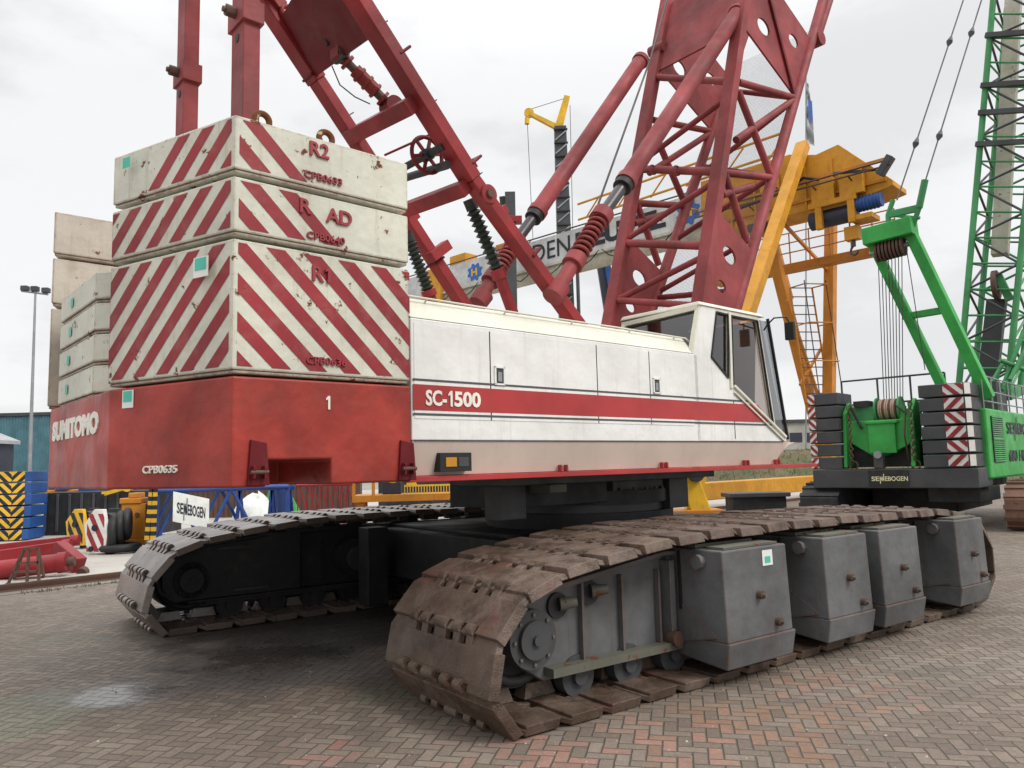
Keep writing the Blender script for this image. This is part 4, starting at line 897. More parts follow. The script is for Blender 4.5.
# ================================================================== GANTRY CRANE (yellow, with the white girder)
G = Frame(gnd(712, 508), 44)
gan = thing('gantry_crane', 'tall yellow gantry crane with long white girder behind the red crane', 'gantry crane', G.M@V((5, 0, 0)))
XG = 5.0
mb = MB(G)
ytop = 44.; yor = 2.6
mb.box((XG, yor, 12.35), (XG+1.2, ytop, 13.85), 'girder'); gird = mb.build('white_girder', gan, bevel=.03)
mb = MB(G); mb.tube((XG+.45, yor, 12.05), (XG+.45, ytop, 12.05), .42, 'girdertube', n=20); mb.build('stained_tube', gird)
mb = MB(G); mb.box((XG-.12, yor, 12.22), (XG-.0, ytop, 12.34), 'girdertube'); 
mb.tube((XG-.02, yor, 13.95), (XG-.02, ytop, 13.95), .04, 'slate', n=6); mb.build('girder_flange', gird)
mb = MB(G)
y = 4.
while y < 30:
    mb.path([(XG-.1, y, 12.36), (XG-.14, y+.5, 11.95), (XG-.14, y+1.0, 11.75), (XG-.12, y+1.6, 12.0), (XG-.1, y+2.0, 12.36)], .03, 'rubber', 5); y += 2.2
mb.build('festoon_cable', gird)
# girder lettering: thin first word, heavy second word, gear emblems
def gy(px, py): return G.atx(px, py, XG)
for s_, x0, x1, bold, mat in (('DEN', 533, 570, .0, 'letterdark'), ('HEUVEL', 576, 665, .05, 'letterdark')):
    a = gy(x0, 250 if s_ == 'DEN' else 245); b = gy(x1, 240 if s_ == 'DEN' else 205)
    mb = MB(G); mb.text(s_, (XG-.02, a.y, 12.65), (0, -1, 0), up, .95, mat, .02, bold, a.y-b.y); mb.build('lettering', gird)
for px, py in ((475, 272), (688, 208)):
    c = gy(px, py); c.z = 13.05; R_ = .42 if px < 500 else .5
    mb = MB(G); pts_ = []
    for k in range(32):
        a = 2*PI*k/32; rr = R_*(1.0 if (k % 4) < 2 else 1.28); pts_.append((XG-.03, c.y+math.cos(a)*rr*(1.2 if px < 500 else 1), c.z+math.sin(a)*rr))
    mb.sheet(pts_, 'logoblue'); mb.text('H', (XG-.04, c.y+.28, c.z-.22), (0, -1, 0), up, .44, 'brightyel', .01, .03, .5); mb.build('gear_emblem', gird)
# orange-yellow end of the girder
mb = MB(G)
e0, e1 = G.atx(893, 186, XG), G.atx(838, 146, XG)
mb.prism([(yor-.005, 11.75), (yor-.005, 14.3), (e1.y+2.0, 14.3), (e1.y+.9, 13.95), (e1.y, 14.1), (e0.y, 12.1), (e0.y, 11.9), (e0.y+.8, 11.75)], 'x', XG-.0, XG+1.6, 'yellow')
ge = fix(mb.build('girder_end', gan, bevel=.02))
mb = MB(G)
for z in (12.1, 12.9): mb.box((XG-.12, e0.y+.2, z), (XG-.003, yor, z+.1), 'yellowdk')
for k in range(7): y = yor-.4-k*1.1; mb.box((XG-.1, y, 11.8), (XG-.004, y+.06, 13.6-(0 if k < 6 else .6)), 'yellow')
mb.build('girder_rib', ge)
mb = MB(G)     # lattice walkway rails left of the leg
for z in (14.5, 15.3): mb.tube((XG-.9, 9, z-.6), (XG-.9, -1.8, z-.4), .06, 'yellow', n=8)
for k in range(6): y = 8.5-k*1.9; mb.tube((XG-.9, y, 13.9), (XG-.9, y-.9, 14.8), .04, 'yellow', n=6); mb.tube((XG-.9, y, 12.9), (XG-.05, y, 13.0), .05, 'yellow', n=6)
mb.build('walkway_rail', ge)
mb = MB(G)   # rails and handrail bars along the end, festoon rail
for z in (12.45, 12.65): mb.tube((XG-.7, yor, z), (XG-.7, e0.y-.2, z), .035, 'rust', n=6)
for k in range(5): y = 1.5-k*1.4; mb.tube((XG-.7, y, 12.45), (XG-.02, y, 12.3), .035, 'rust', n=6)
mb.path([(XG-.5, .8, 11.9), (XG-.5, .5, 12.4), (XG-.5, -1.6, 12.6), (XG-.5, -2.3, 12.95), (XG-.5, -2.9, 12.7)], .06, 'rubber', 6)
mb.build('festoon_rail', ge)
fl = G.atx(882, 168, XG-.6); mb = MB(G); mb.beam(fl+V((0, 1.8, .3)), fl+V((0, .2, .0)), .1, .1, 'slate'); mb.beam(fl+V((0, .1, -.25)), fl+V((0, -.35, .35)), .4, .25, 'slate'); mb.build('flood_light', ge, bevel=.02)
# trolley under the end
XT = XG-.35
def tp(x, y, o=0): return G.atx(x, y, XT+o)
tr = MB(G); A_, B_ = tp(808, 208), tp(856, 195)
zt_ = (A_.z+B_.z)/2
tr.box((XT-.05, B_.y, zt_-.12), (XT+.15, A_.y, zt_+.1), 'yellow')
for px in (822, 851): p = tp(px, 190); tr.box((XT+.0, p.y-.45, zt_+.1), (XT+.3, p.y+.45, zt_+1.0), 'yellow')
for px in (818, 851): p = tp(px, 207); tr.box((XT-.06, p.y-.13, zt_-1.0), (XT+.16, p.y+.13, zt_-.12), 'yellow')
p = tp(862, 212); tr.box((XT-.0, p.y-.35, zt_-.95), (XT+.9, p.y+.5, zt_-.75), 'yellow')
tro = tr.build('trolley', gan, bevel=.02)
A_, B_ = tp(811, 216, .5), tp(856, 205, .5); MB(G).tube((XT+.5, A_.y, zt_-.48), (XT+.5, B_.y, zt_-.48), .36, 'navy', n=20).build('hoist_drum', tro)
A_, B_ = tp(856, 204, .2), tp(881, 197, .2)
mb = MB(G); mb.tube((XT+.3, A_.y, zt_-.3), (XT+.3, B_.y, zt_-.3), .27, 'blue', n=20)
for k in range(6): y = A_.y+(B_.y-A_.y)*(k+.5)/7; mb.tube((XT+.3, y, zt_-.3), (XT+.3, y-.05, zt_-.3), .3, 'blue', n=20)
mb.build('hoist_motor', tro)
hk = tp(853, 234, .5); xk = XT+.5; mb = MB(G); mb.tube((xk, hk.y+.12, hk.z), (xk, hk.y+.12, zt_-.5), .02, 'rope', n=5).tube((xk, hk.y-.12, hk.z), (xk, hk.y-.12, zt_-.5), .02, 'rope', n=5); mb.box((xk-.2, hk.y-.27, hk.z-.25), (xk+.2, hk.y+.27, hk.z+.28), 'yellow'); hb_ = mb.build('hook_block', tro, bevel=.05)
mb = MB(G); mb.tube((xk, hk.y, hk.z-.2), (xk, hk.y, hk.z-.5), .08, 'slate'); mb.path([(xk, hk.y, hk.z-.45), (xk, hk.y+.12, hk.z-.6), (xk, hk.y+.13, hk.z-.75), (xk, hk.y, hk.z-.86), (xk, hk.y-.13, hk.z-.78), (xk, hk.y-.15, hk.z-.68)], .045, 'slate', 8); mb.build('hook', hb_)
# legs
def leg(pa, pb, w, h, mat='yellow', name='gantry_leg', label=None):
    mb = MB(G); mb.beam(pa, pb, w, h, mat, up=(0, 1, 0)); return mb.build(name, gan, bevel=.02, **({'label': label} if label else {}))
L1a = G.aty(803, 145, -2.1); L1b = G.aty(748, 310, -2.1); L1c = ext(L1a, L1b, (L1a.z-.5)/(L1a.z-L1b.z))
leg(L1a, L1c, .42, .46, label='broad yellow leg sloping down to the left behind the cab')
L2a = G.aty(766, 225, 0); L2b = G.aty(829, 475, 0); leg(L2a, ext(L2a, L2b, 1.05), .42, .42, 'yellowdk', label='slender yellow leg sloping down to the right')
L3a = G.aty(831, 215, -1); L3b = G.aty(829, 400, -1); leg(L3a, ext(L3a, L3b, 1.5), .45, .45, 'yellowdk', label='upright yellow post beside the ladder')
leg(G.aty(772, 232, 1.5), G.aty(790, 300, 1.5), .3, .3, 'yellowdk', 'leg_brace')
mb = MB(G); mb.beam(G.aty(785, 225, -1), G.aty(829, 272, -.9), .12, .12, 'yellowdk'); mb.beam(G.aty(800, 385, -.5), G.aty(826, 340, -.5), .1, .1, 'yellowdk'); mb.beam(G.aty(787, 300, -.5), G.aty(826, 420, -.5), .12, .12, 'yellowdk'); mb.build('leg_brace', gan)
mb = MB(G); b0 = G.aty(600, 520, -.3); b1 = G.aty(832, 492, -.3); mb.box((b0.x, -.7, .35), (b1.x+1, .1, .95), 'yellow'); mb.build('end_carriage', gan, bevel=.03)
for x in (-4.0, 2.5, 9.5):
    MB(G).wheel((x, -.3, .28), (0, 1, 0), .26, .18, 'dark', 24).build('travel_wheel', gan)
# cross walkway and handrail
wa = G.atx(735, 282, 8.0); wb = G.atx(892, 247, 8.0); zz = (wa.z+wb.z)/2
mb = MB(G); zz += .25; mb.box((7.9, wb.y-.3, zz-.35), (8.5, wa.y+1, zz+.0), 'yellowdk'); wk = mb.build('cross_walkway', gan, bevel=.02)
mb = MB(G)
for z in (.5, .95, 1.4): mb.tube((7.95, wb.y-.2, zz+z), (7.95, wa.y, zz+z), .03, 'yellowdk', n=6)
y = wb.y-.2
while y < wa.y: mb.tube((7.95, y, zz), (7.95, y, zz+1.4), .03, 'yellowdk', n=6); y += .9
mb.build('hand_rail', wk)
# ladder with cage
a0, a1 = G.aty(790, 288, -.8), G.aty(812, 288, -.8); c0, c1 = G.aty(806, 402, -.8), G.aty(830, 402, -.8)
mb = MB(G); mb.beam(a0, c0, .06, .06, 'yellowdk'); mb.beam(a1, c1, .06, .06, 'yellowdk'); mb.tube(a0+V((.3, -.5, .3)), c0+V((.3, -.5, 0)), .025, 'rust', n=5); mb.tube(a1+V((.3, -.5, .3)), c1+V((.3, -.5, 0)), .025, 'rust', n=5)
for k in range(14): t = k/13; mb.tube(a0.lerp(c0, t), a1.lerp(c1, t), .025, 'rust', n=5)
for k in range(4): t = k/3; p, q_ = a0.lerp(c0, t), a1.lerp(c1, t); mb.path([p, p+V((.1, -.6, .1)), q_+V((.2, -.6, .1)), q_], .03, 'yellowdk', 5)
mb.build('ladder', gan)
mb = MB(G); q0 = G.atx(758, 205, 5.4); mb.box((5.0, q0.y-.4, q0.z-1.2), (5.6, q0.y+.4, q0.z+.8), 'slate'); mb.build('cable_reel', gan, bevel=.08)
# far leg at the girder's other end
q0 = gy(434, 285); mb = MB(G); mb.box((XG-.3, q0.y-.9, 10.8), (XG+1.4, q0.y+.9, 13.9), 'yellow'); mb.beam((XG+.5, q0.y, 10.8), (XG-3.5, q0.y, 0), .9, .6, 'yellow', up=(0, 1, 0)); mb.beam((XG+.5, q0.y, 10.8), (XG+4.5, q0.y, 0), .9, .6, 'yellow', up=(0, 1, 0)); mb.build('far_leg', gan, bevel=.03)
q0 = gy(455, 264); mb = MB(G); mb.box((XG+.2, q0.y-.7, 13.9), (XG+1.2, q0.y+.7, 14.5), 'yellow'); fix(mb.build('end_stop', gan, bevel=.02)); mb = MB(G); q0 = gy(498, 250); mb.box((XG+.2, q0.y-.4, 13.9), (XG+1.2, q0.y+.4, 14.35), 'yellowdk'); mb.build('end_stop', gan, bevel=.02)
# ================================================================== GREEN CRANE
KD = 17.3; kc = at(980, 488, KD); K = Frame((kc.x, kc.y, 0), 43.)     # origin: right rear corner
kcr = thing('crawler_crane', 'bright green crawler crane with dark stacked tail weights, on the right', 'crane', K.M@V((3, 1.8, 0)))
KW = 3.72
mb = MB(K); mb.box((-.0, 0, .95), (1.3, KW, 1.40), 'slate'); kb = mb.build('tail_beam', kcr, bevel=.02)
mb = MB(K); mb.box((-.03, 1.45, 1.0), (-.003, 2.35, 1.38), 'dark'); seb_text(mb, (-.035, 2.28, 1.12), (0, -1, 0), up, .11, 'letteryellow', .82); mb.build('name_plate', kb)
kz = [1.42+i*.325 for i in range(7)]
labs = ['lowest', 'second lowest', 'third from the bottom', 'third from the top', 'second highest', 'topmost']
for side_, (y0, y1) in enumerate(((.05, 1.10), (KW-.75, KW))):
    for i in range(6):
        z0, z1 = kz[i], kz[i]+.295; off = random.uniform(-.02, .02)
        mb = MB(K); 
        if side_ == 0:
            mb.prism([(.0+off, y0+.1), (.1+off, y0-.0), (1.1, y0), (1.1, y1), (off-.02, y1)], 'z', z0, z1, 'slate')
            stripe_face(mb, (.0+off-.01, y0+.55, z0), (0, -1, 0), up, (.02, .03, .43, .28), .27, .5, 1. if i % 2 else -1., 'stripe', off=.012)
            mb.sheet([(off-.012, y0+.53, z0+.03), (off-.012, y0+.12, z0+.03), (off-.012, y0+.12, z0+.28), (off-.012, y0+.53, z0+.28)], 'whitestripe')
            mb.sheet([(.1+off-.11, y0+.09, z0+.03), (.1+off-.01, y0-.01, z0+.03), (.1+off-.01, y0-.01, z0+.28), (.1+off-.11, y0+.09, z0+.28)], 'whitestripe')
        else:
            mb.prism([(off, y0), (1.0, y0), (1.0, y1), (off, y1)], 'z', z0, z1, 'slate')
            mb.sheet([(off-.012, y1-.0, z0+.03), (off-.012, y1-.18, z0+.03), (off-.012, y1-.18, z0+.28), (off-.012, y1, z0+.28)], 'whitestripe')
            stripe_face(mb, (off-.012, y1, z0), (0, -1, 0), up, (.0, .03, .18, .28), .2, .5, 1. if i % 2 else -1., 'stripe', off=.006)
        o = fix(mb.build('counterweight_slab', None, bevel=.02)); tag(o, '%s dark slab of the %s stack on the green crane' % (labs[i], 'right-hand' if side_ == 0 else 'left-hand'), 'counterweight', 'dark slabs stacked on the green crane')
for i, (y_, n_) in enumerate(((1.3, 4), (KW-1.0, 5))):
    mb = MB(K); mb.torus((0.1, y_, 1.5), (1, 0, 0), .1, .02, 'rust', 14, 6)
    for k in range(16): mb.torus((.0, y_, 1.65+k*.085), ((1, 0, 0) if k % 2 else (0, 1, 0)), .045, .014, 'rust', 12, 6)
    mb.build('chain', kcr)
# house of green crane: right side receding with grille and lettering
mb = MB(K); mb.box((.9, -.06, 1.12), (8.5, 1.3, 2.78), 'green'); kh = mb.build('machinery_house', kcr, bevel=.05)
mb = MB(K); mb.box((1.3, -.085, 1.5), (2.5, -.061, 2.6), 'letterdark')
for k in range(22): z = 1.52+k*.05; mb.prism([(-.1, z), (-.07, z+.03), (-.07, z+.036), (-.1, z+.006)], 'x', 1.32, 2.48, 'green')
mb.box((1.32, -.105, 2.04), (2.48, -.085, 2.08), 'green'); fix(mb.build('grille', kh))
mb = MB(K); seb_text(mb, (2.95, -.075, 2.2), sx, up, .3, 'letterdark', 3.6); mb.build('lettering', kh); mb = MB(K); mb.text('680 HD', (2.95, -.075, 1.5), sx, up, .3, 'letterdark', .004, .02, 2.2, .15); mb.build('lettering', kh)
mb = MB(K)
for z in (2.95, 3.2, 3.55): mb.tube((.95, -.02, z), (8, -.02, z), .018, 'steel', n=6)
for k in range(8): mb.tube((.95+k*.95, -.02, 2.78), (.95+k*.95, -.02, 3.55), .018, 'steel', n=6)
mb.build('hand_rail', kh)
# winch frame between the stacks
mb = MB(K)
mb.box((.5, 1.3, 1.45), (1.6, 2.95, 2.1), 'dark')
mb.prism([(1.5, 1.95), (2.0, 1.72), (2.3, 1.72), (2.95, 2.15), (2.95, 2.6), (1.3, 2.6), (1.3, 2.1)], 'x', .25, .5, 'green')
mb.box((.15, 1.72, 1.78), (.24, 2.35, 2.55), 'green').box((.1, 1.65, 2.5), (.3, 2.4, 2.58), 'green')
for y in (1.30, 2.86): mb.prism([(.05, 1.45), (.5, 1.45), (1.0, 2.9), (.55, 3.1), (.2, 2.8)], 'y', y, y+.09, 'green')
mb.box((.0, 2.0, 1.42), (.2, 2.22, 1.8), 'slate')
wf = fix(mb.build('winch_frame', kcr, bevel=.02))
mb = MB(K); mb.tube((.62, 1.73, 2.86), (.62, 2.17, 2.86), .24, 'ropetan', n=24)
for k in range(9): mb.torus((.62, 1.75+k*.048, 2.86), (0, 1, 0), .245, .024, 'ropetan' if k % 3 else 'rust', 24, 6)
for y in (1.68, 2.22): mb.wheel((.62, y, 2.86), (0, 1, 0), .31, .04, 'greendk', 28)
mb.box((.4, 1.32, 2.55), (.9, 1.66, 2.85), 'green').box((.4, 2.26, 2.6), (.9, 2.85, 2.95), 'greendk').box((.3, 2.35, 2.95), (.7, 2.7, 3.1), 'dark')
mb.tube((.35, 1.4, 2.2), (.35, 1.4, 3.0), .05, 'green').tube((.2, 2.5, 2.4), (.2, 2.75, 3.0), .03, 'rubber').tube((.22, 1.45, 2.7), (.22, 1.7, 2.95), .02, 'rubber')
mb.build('rope_drum', wf)
mb = MB(K); mb.path([(.3, 1.5, 1.6), (.1, 1.5, 2.2), (.2, 1.45, 2.9)], .02, 'rust', 5); mb.wheel((.0, 2.1, 1.75), (1, 0, 0), .09, .1, 'steel', 16); mb.build('hose', wf)
mb = MB(K)     # dark railing
for z in (3.1, 3.75): mb.tube((1.6, .9, z), (1.6, KW-.3, z+.0), .025, 'slate', n=6)
for y in (.9, 1.7, 2.5, KW-.3): mb.tube((1.6, y, 2.6), (1.6, y, 3.75), .025, 'slate', n=6)
mb.build('hand_rail', kcr)
# A-frame
def kp(x, y, lx): return K.atx(x, y, lx)
def leg2(a, b, w, mat, name, par, h=None): mb = MB(K); mb.beam(a, b, w, h or w, mat, up=(1, 0, 0)); return mb.build(name, par, bevel=.015)
ka, kb2 = .3, 3.2
af = MB(K); t0, t1 = kp(872, 238, .3), kp(908, 228, .3)
af.beam(t0+V((0, .15, 0)), t1-V((0, .15, 0)), .6, .42, 'green', up=(0, 0, 1)); afo = af.build('gantry_frame', kcr, bevel=.02, label='green gallows frame with rope sheaves on top')
leg2(kp(872, 242, .4), kp(945, 392, 1.2), .2, 'green', 'frame_leg', afo, .32); leg2(kp(910, 232, .4), kp(989, 398, 1.2), .24, 'green', 'frame_leg', afo, .36)
leg2(kp(903, 317, .8), kp(945, 310, .8), .16, 'green', 'cross_beam', afo)
mb = MB(K)
for k in range(8): p = t0.lerp(t1, .12+.1*k)+V((.05, 0, -.38)); mb.wheel(p, (0, 1, 0), .26, .05, 'rust', 24)
mb.tube(t0+V((.05, .1, -.38)), t1+V((.05, -.1, -.38)), .06, 'steel'); mb.build('sheave', afo)
mb = MB(K)
for k in range(8):
    a = kp(878+k*3.4, 256-k*.6, .4); b = kp(884+k*2.7, 402, .6); mb.tube(a, b, .011, 'rope', n=5)
mb.tube(kp(907, 252, .4), kp(925, 370, .8), .011, 'rope', n=5); mb.build('hoist_rope', afo)
mb = MB(K); u0, u1 = kp(888, 215, .3), kp(919, 208, .3)
mb.beam(u0, u1, .1, .16, 'greendk'); mb.beam(u0+V((0, -.1, -.25)), u1+V((0, .1, -.25)), .1, .1, 'greendk'); mb.tube(u0, kp(893, 200, .3), .06, 'greendk'); mb.tube(u1, kp(925, 180, .3), .08, 'greendk'); mb.tube(u0, kp(889, 232, .3), .06, 'greendk'); mb.tube(u1, kp(913, 226, .3), .06, 'greendk'); mb.tube(u0, u1+V((0, 0, -.25)), .04, 'greendk')
mb.build('equalizer_link', afo)
for (a, b, ks) in (((897, 200), (966, -8), ((914, 147), (950, 45))), ((925, 182), (984, -8), ((937, 139), (969, 36)))):
    mb = MB(K); mb.tube(kp(a[0], a[1], .3), kp(b[0], b[1], 3.), .018, 'rope', n=6)
    for q_ in ks:
        t = (a[1]-q_[1])/(a[1]-b[1]); p = kp(a[0], a[1], .3).lerp(kp(b[0], b[1], 3.), t); d = (kp(b[0], b[1], 3.)-kp(a[0], a[1], .3)).normalized(); mb.tube(p-d*.15, p, .02, 'slate', r2=.08, n=8); mb.tube(p, p+d*.2, .08, 'slate', r2=.02, n=8)
    mb.build('boom_pendant', kcr)
# lattice boom of the green crane
XB = 5.0
c = {'a': (kp(958, 395, XB), kp(994, -10, XB+1.5)), 'b': (kp(1007, 395, XB), kp(1047, -10, XB+1.5))}
dd = V((1.9, 0, .25))
ch = [c['a'], c['b'], (c['a'][0]+dd, c['a'][1]+dd), (c['b'][0]+dd, c['b'][1]+dd)]
mb = MB(K); mb.beam(ch[0][0], ch[1][0], .3, .3, 'greendk'); mb.beam(ch[2][0], ch[3][0], .3, .3, 'greendk'); mb.beam(ch[0][0], ch[2][0], .2, .3, 'greendk'); mb.beam(ch[1][0], ch[3][0], .2, .3, 'greendk')
kbm = mb.build('lattice_boom', kcr, label='green lattice boom rising out of the picture')
for a, b in ch: mb = MB(K); mb.tube(a, b, .085, 'greendk', n=12); mb.build('boom_chord', kbm)
mb = MB(K); N = 16
for i in range(N):
    t, t2 = i/N, (i+1)/N
    for (p, q_) in ((0, 1), (2, 3), (0, 2), (1, 3)):
        A_, B_ = ch[p], ch[q_]; a, b = A_[0].lerp(A_[1], t), B_[0].lerp(B_[1], t2); a2, b2_ = A_[0].lerp(A_[1], t), B_[0].lerp(B_[1], t)
        if i % 2: a, b = B_[0].lerp(B_[1], t), A_[0].lerp(A_[1], t2)
        mb.tube(a, b, .035, 'greendk' if p else 'slate', n=6); mb.tube(a2, b2_, .03, 'greendk', n=6)
mb.build('lattice_bracing', kbm)
mb = MB(K)
for py in (38, 90, 118, 150): 
    t = (395-py)/405; a, b = ch[0][0].lerp(ch[0][1], t), ch[1][0].lerp(ch[1][1], t); mb.beam(a+V((-.1, .1, 0)), b+V((-.1, -.3, .0)), .14, .14, 'slate')
mb.build('dark_crossbar', kbm)
mb = MB(K); a, b = kp(1000, 255, XB+1.2), kp(1014, -10, XB+2.6); mb.beam(a, b, .42, .3, 'girdertube', up=(1, 0, 0)); mb.build('beige_duct', kbm)
mb = MB(K); a, b = kp(988, 380, XB+.8), kp(997, 300, XB+1.0); mb.beam(a, b, .48, .3, 'slate', up=(1, 0, 0)); mb.wheel(kp(996, 285, XB+.6), (0, 1, 0), .42, .12, 'rust', 24); mb.beam(kp(998, 275, XB+.6), kp(1010, 300, XB+.6), .2, .2, 'greendk'); mb.build('sheave_unit', kbm)
mb = MB(K)
for a, b in (((1000, 395), (1024, 330)), ((1010, 380), (1030, 340)), ((985, 395), (1005, 360)), ((1000, 360), (1030, 372)), ((1002, 390), (1030, 350))): mb.tube(kp(*a, 4.), kp(*b, 4.6), .06, 'greendk', n=8)
mb.box((3.6, .2, 2.8), (4.8, 1.0, 3.6), 'slate'); mb.build('strut_group', kbm)
# undercarriage
mb = MB(K); mb.box((1.4, .6, .85), (6, 3.2, 1.1), 'dark').box((1.8, .9, .3), (5.5, 2.9, .85), 'dark').box((.5, .1, .60), (2.5, 1.2, .949), 'dark'); mb.build('car_body', kcr, bevel=.02)
for y0, lab in ((-1.35, 'right brown ribbed track of the green crane'), (3.1, 'left track of the green crane')):
    mb = MB(K); prof = [(.45, .05), (.2, .3), (.2, .7), (.5, .98), (.9, 1.05), (7.2, 1.05), (7.6, .7), (7.6, .3), (7.3, .02), (.8, .02)]
    if y0 > 0: prof = [(x-.3, z) for x, z in prof]
    mb.prism(prof, 'y', y0, y0+.95, 'brownshoe' if y0 < 0 else 'dark'); kt = fix(mb.build('crawler_track', kcr, label=lab))
    mb = MB(K)
    P_ = [V((x, 0, z)) for x, z in prof]; rs, pt = resample(P_[::-1], 60)
    for i in range(60):
        a, b = rs[i], rs[(i+1) % 60]; d = (b-a); 
        mb.beam(V((a.x+d.x*.5, y0-.02, a.z+d.z*.5)), V((a.x+d.x*.5, y0+.97, a.z+d.z*.5)), .1, .1, 'brownshoe' if y0 < 0 else 'dark', up=(d.z, 0, -d.x))
    mb.build('track_pads', kt)
# ================================================================== FAR MASTS AND JIB
def mastbox(x0, y0, x1, y1, D, wpx, mat): pass
jib = thing('telescopic_crane', 'dark slender crane mast with a small yellow jib on top, far behind', 'crane', gnd(562, 480) if False else (at(562, 470, 46).x, 46, 0))
D = 46.
mb = MB(); a = at(560, 128, D); b = at(566, 300, D); b = ext(a, b, (a.z)/(a.z-b.z)); mb.beam(a, b, .72, .72, 'slate', up=(0, 1, 0), w2=1.1, h2=1.1)
for k in range(26): p = a.lerp(b, k/26+.01); mb.box((p.x-.42, p.y-.5, p.z-.08), (p.x+.42, p.y-.3, p.z+.0), 'dark')
for k in range(26): p = a.lerp(b, (k+.5)/26+.01); mb.beam(V((p.x-.35, p.y-.42, p.z-.3)), V((p.x+.35, p.y-.42, p.z+.3)), .1, .08, 'steel')
mb.build('mast', jib)
mb = MB(); mb.beam(at(558, 130, D), at(567, 97, D), .5, .4, 'brightyel', up=(0, 1, 0), w2=.35); mb.beam(at(556, 127, D), at(530, 114, D), .3, .3, 'brightyel', up=(0, 1, 0), w2=.2); mb.wheel(at(529, 113, D), (0, 1, 0), .3, .2, 'brightyel', 16); mb.tube(at(527, 118, D), at(527, 124, D), .15, 'brightyel'); mb.build('yellow_jib', jib)
mb = MB(); mb.tube(at(528, 110, D), at(566, 98, D), .02, 'rope', n=5); mb.tube(at(527, 116, D), at(533, 240, D), .02, 'rope', n=5); mb.tube(at(570, 105, D), at(573, 240, D), .02, 'rope', n=5); mb.tube(at(556, 126, D), at(564, 104, D), .04, 'pilered', n=5); mb.build('rope', jib)
mb = MB(); a = at(510, 193, 40); b = at(512, 300, 40); b = ext(a, b, a.z/(a.z-b.z)); mb.beam(a, b, .55, .5, 'slate', up=(0, 1, 0)); mb.beam(at(502, 197, 40), at(504, 212, 40), .3, .3, 'dark', up=(0, 1, 0)); mb.beam(at(508, 200, 40), at(500, 208, 40), .1, .1, 'dark', up=(0, 1, 0)); mb.box((a.x-.7, 39.6, at(510, 224, 40).z), (a.x+.6, 40.2, at(510, 218, 40).z), 'pilered')
tag(mb.build('drill_mast', bevel=.02), 'short dark mast top showing between the red mast and the backstops', 'mast')
mb = MB(); a = at(603, 262, 44); b = at(613, 325, 44); b = ext(a, b, a.z/(a.z-b.z)); a = ext(b, a, 1.2); mb.beam(a, b, .75, .5, 'navy', up=(0, 1, 0)); mb.beam(a+V((.15, -.3, 0)), b+V((.15, -.3, 0)), .3, .1, 'blue', up=(0, 1, 0)); tag(mb.build('steel_column', bevel=.02), 'dark blue column behind the foot of the red boom', 'column')
mb = MB(); a = at(577, 258, 50); b = at(579, 320, 50); mb.tube(a, ext(a, b, a.z/(a.z-b.z)), .12, 'slate', n=8); tag(mb.build('slim_pole'), 'slim dark pole between the two backstop struts', 'pole')
mb = MB(); a = at(806, 80, 60); b = at(806, 146, 60); mb.tube(ext(b, a, 1.1), ext(b, a, -6), .06, 'steel', n=8); fo = mb.build('flagpole'); tag(fo, 'thin flagpole with a limp grey and blue flag above the gantry', 'flagpole')
mb = MB(); vs = []; fs = []; n = 16
for j in range(n+1):
    t = j/n; y = 82+t*62; xa = 806.5; w_ = 2+8*t if t < .3 else 4.5+3.5*t; vs += [at(xa, y, 60+.2*math.sin(j)), at(xa+w_*.5, y+1, 60+.25*math.cos(j*1.3)), at(xa+w_, y+2, 60+.2*math.sin(j*1.7))]
for j in range(n): 
    for k in range(2): fs.append((j*3+k, j*3+k+1, (j+1)*3+k+1, (j+1)*3+k))
mb.add(vs[:], fs, 'roofwhite', True); a = at(808, 108, 59.7); mb.sheet([at(808, 100, 59.6), at(812, 101, 59.6), at(813, 120, 59.6), at(809, 121, 59.6)], 'logoblue'); mb.build('flag', fo)
# ================================================================== LEFT YARD
# lamp mast
D = 38.; mb = MB(); a = at(35.5, 290, D); b = at(30, 470, D); base_ = V((b.x, D, 0)); mb.tube(base_, a, .10, 'steel', r2=.05, n=12); lp = mb.build('lighting_mast'); tag(lp, 'tall grey lighting mast with floodlights against the sky', 'lamp')
mb = MB(); mb.tube(at(21.5, 291, D), at(48, 294.5, D), .05, 'steel', n=8); mb.build('crossarm', lp)
for px, py in ((25, 289), (35, 289.5), (46, 291)):
    p = at(px, py, D); mb = MB(); mb.box((p.x-.17, p.y-.15, p.z-.1), (p.x+.17, p.y+.15, p.z+.16), 'slate'); mb.build('floodlight', lp, bevel=.04)
# teal shed and navy hall
D = 60; mb = MB(); a, b = at(-60, 418, D), at(112, 418, D); mb.box((a.x, D, 0), (b.x, D+25, a.z), 'tealshed'); sh = mb.build('shed', bevel=.05); tag(sh, 'long flat-roofed teal clad shed behind the blue weights', 'building')
mb = MB(); mb.box((a.x-.1, D-.15, a.z), (b.x+.1, D+.5, a.z+.25), 'slate'); mb.build('roof_edge', sh)
mb = MB(); 
for k in range(60): x = a.x+(b.x-a.x)*k/60; mb.box((x, D-.04, 0), (x+.06, D-.002, a.z-.05), 'tealshed')
mb.build('cladding_rib', sh)
D = 45; mb = MB(); b = at(14, 442, D); a0 = at(-20, 415, D); mb.box((a0.x-6, D-6, 0), (b.x, D, b.z), 'navy'); hl = mb.build('hall'); tag(hl, 'navy hall with a sloping white roof at the left edge', 'building')
mb = MB(); p = at(15, 441, D); mb.prism([(a0.x-6, a0.z+1.8), (p.x+.2, p.z), (p.x+.2, p.z-.2), (a0.x-6, a0.z+1.5)], 'y', D-6.2, D+.2, 'roofwhite'); fix(mb.build('roof', hl))
